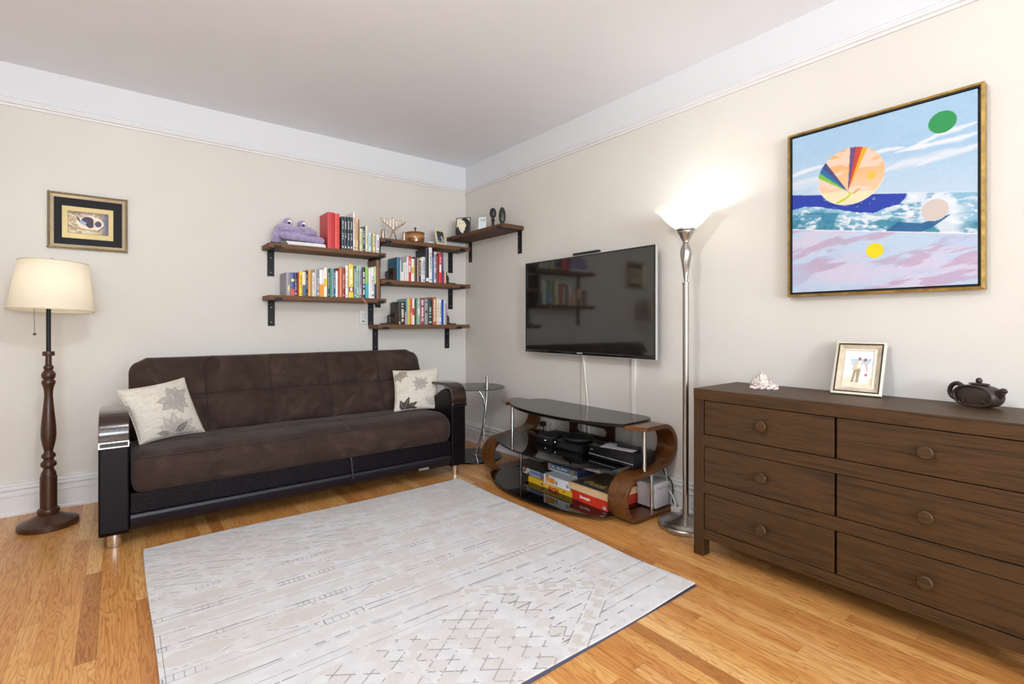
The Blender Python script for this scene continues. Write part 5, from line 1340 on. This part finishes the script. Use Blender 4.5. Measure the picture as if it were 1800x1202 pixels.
def f_blue(u, v):
    c = np.ones(u.shape+(3,))*H('9fb3d6'); n = fbm(u*80, v*80)
    c = mixc(c, H('e9dfd6'), (u < .075)*1.); c = mixc(c, H('8a5a48'), (u < .075)*(n > .5)*.9); c = mixc(c, H('4c5fa5'), (u > .085)*(u < .20)*(np.abs(v-.022) < .009)*(vnoise(u*150, v*90) > .42)*.9)
    c = mixc(c, H('6c4a86'), (u > .20)*(n > .5)*.8); return c
r, _, _ = carton('board_game', 'pale blue puzzle box with a photo on its left end, on the yellow game box', -.428, -.16, -1.692, -1.425, .0745, .116, '5a4638', f_blue)
painted('lid_print', (-.427, -1.426, .1166), (0, -1, 0), (1, 0, 0), .265, .266, .003, lambda u, v: mixc(mixc(np.ones(u.shape+(3,))*H('4c3b30'), H('7a6a50'), (fbm(u*30, v*30) > .5)*.8), H('3c4a5c'), (fbm(u*22+4, v*22) > .58)*.8), M['carton'], r)
def f_white(u, v):
    c = np.ones(u.shape+(3,))*H('e8e8ee'); c = mixc(c, H('5b5b58'), (((u-.225)/.010)**2+((v-.026)/.012)**2 < 1)*.8); c = mixc(c, H('e8e8ee'), (((u-.221)/.004)**2+((v-.028)/.005)**2 < 1)*.8)
    c = mixc(c, H('6b7a5e'), (((u-.125)/.010)**2+((v-.022)/.016)**2 < 1)*.8); c = mixc(c, H('3b3a38'), (((u-.245)/.005)**2+((v-.040)/.006)**2 < 1)*.9); return c
r, wd, ht = carton('board_game', 'white game box with orange Bee lettering in the middle of the stack', -.462, -.20, -1.933, -1.694, .0745, .134, 'e6e6ea', f_white)
bm = B(); A = Vector((-.463, -1.694, .0745))
text_part('Bee', .062, A, (0, -1, 0), (0, 0, 1), (-1, 0, 0), .064, .032, .0006, pc('a5541c', .5), r, .0008, 'lettering_outline', bold=.0035, squash=.92)
text_part('Bee', .062, A, (0, -1, 0), (0, 0, 1), (-1, 0, 0), .064, .032, .0018, pc('ee9a2c', .5), r, .0006, 'lettering', bold=.0012, squash=.92)
def f_red(u, v):
    c = np.ones(u.shape+(3,))*H('c9331f'); n = fbm(u*50, v*50); c = mixc(c, H('a81f22'), (u < .06)*.8); c = mixc(c, H('d6452a'), (n > .5)*.5)
    c = mixc(c, H('d9dbe8'), (((u-.268)/.014)**2+((v-.015)/.010)**2 < 1)*.9); c = mixc(c, H('5a78b8'), (((u-.268)/.008)**2+((v-.017)/.005)**2 < 1)*.8); return c
r, wd, ht = carton('board_game', 'red game box with small white script at the bottom right of the stack', -.462, -.14, -2.262, -1.968, .036, .096, 'bb3222', f_red)
text_part('Scrumpin', .024, Vector((-.463, -1.968, .036)), (0, -1, 0), (0, 0, 1), (-1, 0, 0), .108, .032, .0006, pc('f3efe8', .5), r, .0006, 'lettering', shear=.25, bold=.0008, squash=.95)
# wooden tray game with a printed board on the red box
r = thing('board_game', 'wooden tray game with Puck lettering on its lid, on the red game box', 'board game', (-.3, -2.09, .0965), 'board games on the bottom shelf')
bm = B(); box(bm, -.464, -.13, -2.268, -1.936, .0965, .138); obj('wooden_frame', bm, wood('pale_pine', ['c79f70', 'dcb98c', 'e4c69c'], 'y', .5, 2, .05), r, bevel=.002)
bm = B(); box(bm, -.452, -.142, -2.256, -1.947, .1385, .1400); obj('board', bm, plain('olive_board', '6d5c40', .4, var=.2, ns=60), r)
bm = B(); box(bm, -.445, -.425, -2.215, -1.985, .1401, .1410); obj('blue_strip', bm, pc('1d2550', .4), r)
text_part('Puck', .085, (-.40, -2.09, .1400), (0, -1, 0), (1, 0, 0), (0, 0, 1), 0, .020, .0006, pc('d2c25a', .4), r, .0005, 'lettering', shear=.2, bold=.001)
bm = B(); sphere(bm, (-.40, -1.99, .1425), .014, (1, 1.5, .25)); obj('black_token', bm, M['blackplastic'], r, True)
def f_bl2(u, v):
    c = np.ones(u.shape+(3,))*H('54708e'); c = mixc(c, H('c9d6e4'), (v < .014)*.9); c = mixc(c, H('dfe8f2'), (u > .04)*(u < .20)*(np.abs(v-.029) < .006)*(vnoise(u*140, v*60) > .4)*.9)
    c = mixc(c, H('e8e2e0'), (u < .035)*.8); c = mixc(c, H('8a6a7a'), (u < .035)*(fbm(u*90, v*90) > .5)*.8); c = mixc(c, H('b08a5a'), (((u-.235)/.020)**2+((v-.022)/.018)**2 < 1)*.9); return c
r, _, _ = carton('board_game', 'long slate blue game box with white lettering behind the white Bee box', -.372, -.13, -1.925, -1.640, .1345, .182, '2c2a4a', f_bl2)
def f_cof(u, v):
    c = np.ones(u.shape+(3,))*H('d8d4ca'); c = mixc(c, H('7a4028'), (((u-.19)/.035)**2+((v-.02)/.022)**2 < 1)*.9); c = mixc(c, H('f0efec'), (u > .235)*(u < .265)*.9); c = mixc(c, H('5b4a40'), (((u-.12)/.008)**2+((v-.022)/.007)**2 < 1)*.8)
    c = mixc(c, H('8c8478'), (u > .28)*(fbm(u*60, v*60) > .5)*.6); return c
r, _, _ = carton('board_game', 'cream box with brown cup picture at the back of the game stack', -.295, -.12, -2.050, -1.700, .1825, .218, 'b9b5aa', f_cof)
# white box by the right side panel
r = thing('white_box', 'plain white box standing behind the lower chrome rod of the television stand', 'box', (-.12, -2.3, .036))
bm = B(); rbox(bm, -.200, -.066, -2.412, -2.275, .0365, .178, .003); obj('body', bm, pc('dcdce6', .5), r, smooth='auto')
bm = B(); rbox(bm, -.203, -.063, -2.415, -2.272, .150, .182, .003); obj('lid', bm, pc('e4e4ea', .5), r, smooth='auto')

# ------------------------------------------------------------------ outlet, plugs, power strip
r = thing('wall_outlet', 'white wall outlet plate behind the left end of the television stand', 'outlet', (0, -1.235, .32))
bm = B(); rbox(bm, -.008, -.0005, -1.300, -1.170, .262, .378, .002); obj('plate', bm, M['white'], r)
for y in (-1.205, -1.265):
    for z in (.296, .344):
        bm = B(); rbox(bm, -.0095, -.0075, y-.016, y+.016, z-.014, z+.014, .0008); obj('socket', bm, pc('c4c2bf', .5), r)
r = thing('power_plug', 'black plug with a hanging cord in the wall outlet', 'plug', (-.03, -1.19, .34))
bm = B(); rbox(bm, -.050, -.010, -1.225, -1.185, .325, .362, .006); obj('plug_body', bm, M['matteblack'], r, smooth='auto')
bm = B(); tube(bm, [(-.030, -1.205, .330), (-.024, -1.20, .31), (-.024, -1.20, .22), (-.034, -1.22, .10), (-.036, -1.30, .012)], .004, 8, smooth=5); obj('cord', bm, M['matteblack'], r, True)
r = thing('power_strip', 'white power strip with cords on the floor behind the torchiere', 'power strip', (-.07, -2.5, 0))
bm = B(); rbox(bm, -.078, -.034, -2.500, -2.432, .001, .036, .005); obj('casing', bm, M['white'], r, smooth='auto')
bm = B(); tube(bm, [(-.052, -2.36, .30), (-.050, -2.385, .20), (-.052, -2.39, .14), (-.052, -2.43, .09), (-.055, -2.455, .036)], .0055, 8, smooth=5); obj('white_cord', bm, pc('e8e6e0', .4), r, True)
bm = B(); tube(bm, [(-.050, -2.33, .28), (-.046, -2.372, .215), (-.044, -2.42, .165), (-.044, -2.425, .06), (-.048, -2.44, .045), (-.055, -2.47, .036)], .004, 8, smooth=5); obj('black_cord', bm, M['matteblack'], r, True)

# ------------------------------------------------------------------ glass side table
def side_table():
    x, y = -.314, -.615
    r = thing('side_table', 'round clear glass side table on a curved chrome stem between sofa and corner', 'side table', (x, y, 0))
    bm = B(); lathe(bm, [(0, .0), (.244, .0), (.247, .004), (.247, .008), (.244, .012), (0, .012)], x, y, 64); obj('base', bm, M['blackglass'], r, 'auto')
    tx, ty, zt = x+.005, y-.004, .606
    bm = B(); lathe(bm, [(0, 0), (.262, 0), (.262, .008), (0, .008)], tx, ty, 72, cz=zt); t = obj('table_top', bm, M['glass'], r, 'auto')
    bm = B(); lathe(bm, [(.2625, .0005), (.2640, .0015), (.2640, .0065), (.2625, .0075)], tx, ty, 72, cz=zt, closed=True); obj('green_edge', bm, M['glassedge2'], t, 'auto')
    R_ = Vector((.785, -.619, 0)); c = Vector((x, y, 0))
    pb = c+R_*.020; 
    def P(l, z): return tuple(pb+R_*l+Vector((0, 0, z)))
    bm = B(); tube(bm, [P(0, .012), P(.020, .09), P(.046, .18), P(.066, .28), P(.078, .38), P(.088, .48), P(.094, .58), P(.094, .605), P(.094, .70)], .0115, 16, smooth=5); obj('chrome_stem', bm, M['chrome'], r, True)
    bm = B(); tube(bm, [P(.082, .42), P(.074, .47), P(.054, .53), P(.020, .58), P(-.02, .605)], .009, 12, smooth=5); obj('curved_brace', bm, M['chrome'], r, True)
    bm = B(); tube(bm, [P(.062, .012), P(.064, .08), P(.066, .16), P(.067, .26)], .006, 12, smooth=5); obj('rear_brace', bm, M['chrome'], r, True)
    bm = B(); lathe(bm, [(0, 0), (.020, 0), (.020, .004), (.012, .008), (0, .008)], pb.x, pb.y, 20, cz=.012); obj('stem_foot', bm, M['chrome'], r, 'auto')
    q = P(.094, 0); bm = B(); lathe(bm, [(0, .614), (.019, .614), (.019, .620), (.0125, .624), (0, .624)], q[0], q[1], 20); obj('clamp_disc', bm, M['chrome'], r, 'auto')
    bm = B(); sphere(bm, (q[0], q[1], .703), .012, (1, 1, .8)); obj('cap', bm, M['chrome'], r, True)
M['glassedge2'] = plain('green_edge', '2e4a40', .2, var=.1)
side_table()

# ------------------------------------------------------------------ large painting
def seascape(u, v):
    n = fbm(u*26, v*60); n1 = fbm(u*9+3, v*14); n2 = fbm(u*16+11, v*24, 5)
    W_ = .70
    hz = .497-(u)*.182; sz = .322-(u)*.172          # horizon and lower edge of the sea strip
    c = np.ones(u.shape+(3,))*H('a9cdea'); c = mixc(c, H('c9def0'), sstep(.25, 0, v-hz)*.75); c = mixc(c, H('b9d7ee'), (n-.4)*.8)
    def cloud(c, pts_, wd, st=.9):
        xs = [q[0] for q in pts_]; ys = [q[1] for q in pts_]; t = np.clip((u-xs[0])/(xs[-1]-xs[0]), 0, 1)
        yc = np.interp(u, xs, ys); hw = wd*(np.sin(PI*t)**.7)*(.5+1.1*fbm(u*22+ys[0]*50, v*8)); d = (v-yc)/(hw+1e-5)
        m = (u > xs[0])*(u < xs[-1])*np.clip(1.15-np.abs(d), 0, 1)*np.where(v > yc, 1, .75)
        return mixc(c, H('eef2f7'), np.clip(m*1.5, 0, 1)*st)
    c = cloud(c, [(.42, .598), (.50, .604), (.58, .636), (.64, .640), (.72, .652)], .013); c = cloud(c, [(.47, .596), (.56, .600), (.64, .598), (.73, .610)], .013)
    c = cloud(c, [(-.05, .585), (.05, .604), (.12, .612), (.20, .606)], .013); c = cloud(c, [(.26, .585), (.33, .618), (.40, .620), (.47, .612)], .011)
    c = cloud(c, [(.36, .520), (.46, .545), (.53, .538), (.58, .542)], .016, .7); c = cloud(c, [(.50, .520), (.60, .545), (.66, .548), (.74, .560)], .016, .8)
    c = cloud(c, [(-.05, .545), (.06, .555), (.18, .548)], .012, .5); c = mixc(c, H('dde7f2'), sstep(.45, .7, fbm(u*5+1, v*22))*(v < .57)*.6)
    # sea strip
    sea = (v < hz)*(v > sz)
    s = np.ones(u.shape+(3,))*H('8fc0dc'); rg = 1-np.abs(2*fbm(u*11+2+.2*n, v*24+5*u, 5)-1); fine = fbm(u*60, v*95+20*u, 4); s = mixc(s, H('4e93b4'), sstep(.45, .62, n1)*.85); s = mixc(s, H('e9f0f7'), sstep(.80, .93, rg)*.95*(.55+.6*fine)); s = mixc(s, H('f1f5fa'), sstep(.52, .66, fine)*sstep(.40, .58, n2)*.9); s = mixc(s, H('2c7f9c'), sstep(.50, .62, fbm(u*12+31, v*30))*((v-sz) < .085)*.8)
    deep = inpoly(u+.010*(n-.5), v+.016*(n2-.5), [(-.02, .52), (.46, .43), (.475, .40), (.445, .372), (.345, .347), (.25, .372), (.14, .408), (.06, .43), (-.02, .418)])
    d = np.ones(u.shape+(3,))*H('2741ae'); d = mixc(d, H('1b2f86'), sstep(.5, .7, n1)*.7); d = mixc(d, H('9fb2e6'), (fbm(u*60+2, v*70) > .66)*(n1 > .5)*.6)
    s = np.where(deep[..., None], d, s)
    s = mixc(s, H('eef3fa'), sstep(.44, .48, u)*sstep(.70, .62, u)*sstep(.36, .56, fbm(u*20+4, v*26))*.85)
    dk = inpoly(u, v, [(.39, sz.min()+.05), (.40, .262), (.44, .29), (.52, .272), (.62, .295), (.56, .25), (.50, .225), (.40, .235)]); s = mixc(s, H('1f5f93'), dk*.9)
    c = np.where(sea[..., None], s, c)
    # pale violet foreground
    low = v <= sz
    p = np.ones(u.shape+(3,))*H('c3d8ef'); st_ = fbm(u*5+.6*v*8+2, v*26-u*6, 5)
    p = mixc(p, H('d6d3ea'), sstep(.36, .55, fbm(u*4+1, v*13+7, 5))); p = mixc(p, H('c3abc8'), sstep(.50, .60, st_)*.8); p = mixc(p, H('b9cdea'), sstep(.60, .7, fbm(u*8+9, v*30))*.5)
    p = mixc(p, H('bcd9f2'), sstep(.25, 0, u+v*.9)*.7)
    c = np.where(low[..., None], p, c); c = mixc(c, H('f2f4f8'), (np.abs(v-sz) < .0022)*.9); c = mixc(c, H('e8f0f8'), (np.abs(v-hz) < .0018)*(u > .05)*.7)
    # the large sun disc
    cx, cy, a, b_ = .255, .536, .136, .133
    disc = ((u-cx)/a)**2+((v-cy)/b_)**2 < 1
    o = np.ones(u.shape+(3,))*H('f6b877'); o = mixc(o, H('f5d2b2'), sstep(.62, .46, v)*.8); o = mixc(o, H('f3a24c'), sstep(.02, .12, (v-.60)+.2*(u-.2))*.9); o = mixc(o, H('f4ded2'), sstep(.50, .60, fbm(u*7+2, v*26))*.8)
    o = mixc(o, H('f1e9bd'), (v < .470-.14*(u-.2))*1.0)
    o = mixc(o, H('f2c54a'), (((u-.339)**2+(v-.520)**2) < .018**2)*1.)
    ox, oy = .246, .466
    ang = np.arctan2(v-oy, u-ox)
    for (p1, p2, colr) in (((.256, .667), (.280, .666), '6b4f86'), ((.280, .666), (.306, .659), 'cf4a34'), ((.306, .659), (.324, .648), 'f2b02a'), ((.157, .617), (.143, .596), '4b4a80'), ((.143, .596), (.132, .573), '2c74a8'), ((.132, .573), (.127, .551), '7fc83c')):
        a1 = math.atan2(p1[1]-oy, p1[0]-ox); a2 = math.atan2(p2[1]-oy, p2[0]-ox); lo, hi = min(a1, a2), max(a1, a2)
        o = mixc(o, H(colr), ((ang > lo)*(ang < hi)*(v > oy))*1.)
    o = mixc(o, H('c3d21f'), inpoly(u, v, [(.246, .462), (.252, .452), (.240, .438), (.215, .430), (.195, .421), (.205, .416), (.235, .426), (.258, .446), (.256, .462)])*1.)
    o = mixc(o, H('e6a95c'), inpoly(u, v, [(.258, .452), (.275, .450), (.300, .470), (.285, .472), (.268, .458)])*.8)
    c = np.where(disc[..., None], o, c); rim = np.abs(np.sqrt(((u-cx)/a)**2+((v-cy)/b_)**2)-1) < .012; c = mixc(c, H('f5efe2'), rim*(v < .5)*.9)
    def dot(c, x, y, r_, colr): return mixc(c, H(colr), (((u-x)**2+(v-y)**2) < r_**2)*1.)
    c = dot(c, .590, .683, .046, '2f9a55'); c = dot(c, .565, .320, .046, 'd8cdc6'); c = dot(c, .353, .174, .034, 'f3df1e')
    return c*(.86+.05*fbm(u*200, v*200)[..., None])
def big_painting():
    A = Vector((-.0008, -3.105, 1.293)); U = Vector((0, -1, 0)); V = Vector((0, 0, 1)); N = Vector((-1, 0, 0)); W_, H_ = .742, .826
    r = thing('framed_painting', 'large seascape canvas with coloured circles in a gold float frame above the dresser', 'painting', (0, -3.47, 1.7))
    bm = B(); rect_frame(bm, A, U, V, N, W_, H_, 0, .0105, .048, .050); obj('gold_frame', bm, plain('gold_leaf', 'a98a45', .34, metal=.75, var=.35, ns=30), r)
    bm = B(); slab(bm, A, U, V, N, .0105, W_-.0105, .0105, H_-.0105, .0002, .012); rect_frame(bm, A, U, V, N, W_, H_, .0105, .016, .044, .044); obj('black_inner_frame', bm, M['matteblack'], r)
    bm = B(); slab(bm, A, U, V, N, .0215, W_-.0215, .0215, H_-.0215, .012, .0435); obj('canvas', bm, pc('d3d9e2', .7), r)
    painted('painted_face', A+U*.0215+V*.0215+N*.0442, U, V, W_-.043, H_-.043, .0020, seascape, M['painted'], r)
big_painting()

# ------------------------------------------------------------------ on the dresser (top at .832)
def wed(u, v):
    W_, H_ = .122, .155; x = u/W_; y = v/H_; n = fbm(x*9, y*12); c = np.ones(u.shape+(3,))*H('dfe3ee'); c = mixc(c, H('efe3d4'), sstep(.6, .1, y+.0*x)*.9)
    c = mixc(c, H('f4efe8'), (n > .55)*.4); c = mixc(c, H('e2cfb4'), (y < .22+.05*np.sin(x*7))*.9)
    c = mixc(c, H('9db9d3'), inpoly(x, y, [(.18, .76), (.92, .78), (.80, .62), (.24, .60)])*.85); c = mixc(c, H('cbd8e6'), (n > .5)*(y > .6)*(y < .78)*.5)
    el = lambda a, b_, r1, r2, sh=0: (((x-a)-sh*(y-b_))**2/r1**2+(y-b_)**2/r2**2 < 1)
    # man in sand suit leaning right, woman in white dress
    c = mixc(c, H('9c8a6e'), inpoly(x, y, [(.28, .15), (.36, .15), (.42, .42), (.44, .15), (.52, .15), (.58, .52), (.34, .52)])*1.)
    c = mixc(c, H('cbbfa4'), inpoly(x, y, [(.26, .45), (.62, .50), (.60, .70), (.44, .73), (.32, .66)])*1.); c = mixc(c, H('efe8e0'), inpoly(x, y, [(.44, .52), (.54, .52), (.56, .70), (.48, .71)])*1.)
    c = mixc(c, H('8a6a56'), el(.50, .77, .055, .045)*1.)
    c = mixc(c, H('f3f1f8'), inpoly(x, y, [(.52, .08), (.86, .10), (.76, .34), (.74, .56), (.66, .64), (.58, .60), (.56, .36)])*1.)
    c = mixc(c, H('b98f78'), el(.66, .735, .05, .04)*1.); c = mixc(c, H('7a5a44'), el(.70, .75, .045, .045)*1.); c = mixc(c, H('c29a84'), inpoly(x, y, [(.70, .66), (.76, .64), (.80, .40), (.77, .40)])*1.); c = mixc(c, H('a8687a'), el(.76, .33, .05, .04)*1.)
    c = mixc(c, H('6a5a4c'), (el(.31, .135, .06, .014) | el(.48, .13, .06, .014))*1.); return c
def wedding_photo():
    A0 = Vector((-.150, -3.338, .833)); 
    B0 = Vector((-.138, -3.532, .833)); U = (B0-A0).normalized(); nb = Vector((-U.y, U.x, 0)).normalized()
    V = (Vector((0, 0, 1))+nb*.46).normalized(); W_ = (B0-A0).length; H_ = .256; N = U.cross(V); A = A0
    r = thing('photo_frame', 'champagne silver photo frame with a wedding couple on a beach, on the dresser', 'photo frame', A0)
    bm = B(); rect_frame(bm, A, U, V, N, W_, H_, 0, .009, .014, .016); obj('outer_moulding', bm, plain('frame_silver', 'e2dccb', .3, metal=.35, var=.05), r)
    bm = B(); rect_frame(bm, A, U, V, N, W_, H_, .009, .016, .008, .012); obj('dark_groove', bm, pc('463b30', .4), r)
    bm = B(); rect_frame(bm, A, U, V, N, W_, H_, .016, .034, .014, .006); obj('inner_moulding', bm, plain('frame_champagne', 'cdbfa8', .3, metal=.35, var=.2, ns=25), r)
    bm = B(); rect_frame(bm, A, U, V, N, W_, H_, .033, .041, .007, .009); obj('inner_lip', bm, pc('ded3bd', .35), r)
    w2, h2 = W_-.082, H_-.082
    painted('photograph', A+U*.041+V*.041+N*.004, U, V, w2, h2, .0011, lambda u, v: wed(u*.122/w2, v*.155/h2), M['photo'], r)
    bm = B(); slab(bm, A, U, V, N, .001, W_-.001, .001, H_-.001, -.004, .0002); obj('backing', bm, M['matteblack'], r)
    c = A+U*W_*.5+V*H_*.62-N*.004; q = Vector((c.x, c.y, .8335))+nb*.015; bm = B(); w3 = U*.02
    bm.faces.new([bm.verts.new(p) for p in (c-w3, c+w3, q+w3, q-w3)]); o = obj('easel_strut', bm, M['matteblack'], r); m = o.modifiers.new('s', 'SOLIDIFY'); m.thickness = .003
wedding_photo()
def shell():
    R_ = Vector((.45, -.893, 0)); F_ = Vector((.893, .45, 0)); c = Vector((-.205, -3.056, .833)); rs = random.Random(11); bm = B()
    T = Matrix(((R_.x, F_.x, 0, c.x), (R_.y, F_.y, 0, c.y), (0, 0, 1, c.z), (0, 0, 0, 1)))
    def sp(x, y, z, r, s): sphere(bm, Vector((x, y, z)), r, s, 14, 9)
    sp(-.015, 0, .022, .05, (.98, .8, .66)); sp(.030, 0, .012, .038, (1.0, .7, .5)); sp(-.01, .0, .045, .028, (1.0, .8, 1.0))
    for x, y, z, r0, ln in ((-.012, 0, .060, .014, .035), (.010, -.004, .045, .011, .030), (.026, -.006, .030, .009, .026), (-.035, -.012, .038, .010, .012), (-.028, -.024, .022, .010, .010), (.0, -.026, .034, .009, .014), (.018, -.024, .022, .009, .012), (.042, -.01, .016, .009, .016), (-.048, -.006, .020, .009, .010), (.058, -.006, .008, .010, .012)):
        b2 = [bm.verts.new((x+r0*math.cos(a), y+r0*math.sin(a)*.9, z-.004)) for a in [2*PI*k/9 for k in range(9)]]; tp = bm.verts.new((x+rs.uniform(-.003, .003), y-.003, z+ln))
        for k in range(9): bm.faces.new((b2[k], b2[(k+1) % 9], tp))
        bm.faces.new(b2[::-1])
    for v in bm.verts: v.co.z = max(v.co.z, .0005)
    bmesh.ops.transform(bm, matrix=T, verts=bm.verts[:])
    r = thing('seashell', 'spiky pale pink and grey conch shell at the left end of the dresser top', 'shell', c)
    o = obj('body', bm, M['shell'], r, True); m = o.modifiers.new('m', 'REMESH'); m.mode = 'VOXEL'; m.voxel_size = .0024; m.use_smooth_shade = True
    tx = bpy.data.textures.new('shell_bumps', 'CLOUDS'); tx.noise_scale = .010; tx.noise_depth = 2; d = o.modifiers.new('d', 'DISPLACE'); d.texture = tx; d.strength = .008; d.mid_level = .5
    lip = [(-.062+.124*k/14, -.036-.006*math.sin(PI*k/14), .005+.003*math.sin(k*1.9)) for k in range(15)]
    bm = B(); tube(bm, [T @ Vector(p) for p in lip], .0065, 8, smooth=2); obj('lip', bm, pc('dfcfcb', .35), r, True)
    for k in (5, 8, 12):
        p = T @ Vector((lip[k][0], lip[k][1]-.0055, .0065)); bm = B(); sphere(bm, p, .0032, (1, 1, .9), 8, 6); obj('dark_spot', bm, pc('2b2022', .4), r, True)
def shellmat():
    m, nt, b = nm('conch'); v = coord(nt)
    nt.links.new(ramp(nt, noise(nt, v, 70, 5, .75, 1), [(.32, hx('6f6058')), (.45, hx('b9a9a2')), (.55, hx('d9cfc2')), (.68, hx('e6ddd6'))]), b.inputs['Base Color']); b.inputs['Roughness'].default_value = .5
    bump(nt, b, noise(nt, v, 160, 4, .7), .5, .003); return m
M['shell'] = shellmat()
shell()
def teapot():
    e = Vector((-.443, -.896, 0)); ax = Vector((.896, -.443, 0)); o_ = Vector((-.154, -3.826, .833)); m = M['clay']
    T = Matrix(((e.x, ax.x, 0, o_.x), (e.y, ax.y, 0, o_.y), (0, 0, 1, o_.z), (0, 0, 0, 1)))
    r = thing('teapot', 'dark brown clay teapot with oval side panel and short spout on the dresser', 'teapot', o_+ax*.035)
    def oval(a, b_, z0, n=40, flat=.0): return [(a*math.copysign(abs(math.cos(2*PI*k/n))**.86, math.cos(2*PI*k/n)), max(z0+b_*math.copysign(abs(math.sin(2*PI*k/n))**.9, math.sin(2*PI*k/n)), flat)) for k in range(n)]
    def loft(bm, secs):
        rings = [[bm.verts.new((p[0], y, p[1])) for p in pts] for y, pts in secs]
        for a, b_ in zip(rings, rings[1:]):
            for k in range(len(a)): bm.faces.new((a[k], a[(k+1) % len(a)], b_[(k+1) % len(a)], b_[k]))
        bm.faces.new(rings[0][::-1]); bm.faces.new(rings[-1])
    cz, fl = .041, .0006
    bm = B(); loft(bm, [(.000, oval(.066, .0395, cz, flat=fl)), (.003, oval(.069, .042, cz, flat=fl)), (.012, oval(.071, .0435, cz, flat=fl)), (.035, oval(.073, .0450, cz, flat=fl)), (.058, oval(.071, .0435, cz, flat=fl)), (.068, oval(.066, .040, cz, flat=fl)), (.070, oval(.058, .034, cz, flat=fl))])
    bmesh.ops.transform(bm, matrix=T, verts=bm.verts[:]); b_ = obj('body', bm, m, r, 'auto', angle=50)
    bm = B(); pts = oval(.066, .0395, cz, 48, .004); P3 = [(p[0], -.001, p[1]) for p in pts]; tube(bm, P3+[P3[0]], .0045, 8)
    bmesh.ops.transform(bm, matrix=T, verts=bm.verts[:]); obj('oval_rim', bm, m, b_, True)
    bm = B()
    for s in (-1, 1):
        sc = [(s*(.036+(.010-.008*k/14)*math.cos(-PI/2+s*0+k*.42)), -.0025, .019+(.010-.008*k/14)*math.sin(-PI/2+k*.42)) for k in range(14)]; tube(bm, sc, .0028, 6)
    tube(bm, [(-.036, -.0025, .009), (0, -.0025, .007), (.036, -.0025, .009)], .003, 6)
    bmesh.ops.transform(bm, matrix=T, verts=bm.verts[:]); obj('scroll_relief', bm, m, b_, True)
    bm = B(); tube(bm, [(-.058, .035, .072), (-.078, .035, .082), (-.100, .035, .070), (-.106, .035, .045), (-.094, .035, .024), (-.066, .035, .022)], [.009, .0085, .0085, .0085, .008, .008], 12, smooth=5); bmesh.ops.transform(bm, matrix=T, verts=bm.verts[:]); obj('handle', bm, m, r, True)
    bm = B(); tube(bm, [(.040, .042, .044), (.060, .036, .052), (.076, .030, .063), (.088, .026, .071), (.100, .022, .069)], [.026, .021, .014, .011, .004], 14, smooth=5); bmesh.ops.transform(bm, matrix=T, verts=bm.verts[:]); obj('spout', bm, m, r, True)
    bm = B(); sphere(bm, (0, .035, .088), .03, (1.2, .8, .16), 24, 12); l_ = bmesh.ops.transform(bm, matrix=T, verts=bm.verts[:]); l_ = obj('lid', bm, m, r, True)
    bm = B(); sphere(bm, (0, .035, .101), .0105, (1, 1, 1.1)); bmesh.ops.transform(bm, matrix=T, verts=bm.verts[:]); obj('knob', bm, m, l_, True)
M['clay'] = plain('dark_clay', '35261f', .42, var=.15, ns=60, bmp=.3, bs=240)
teapot()
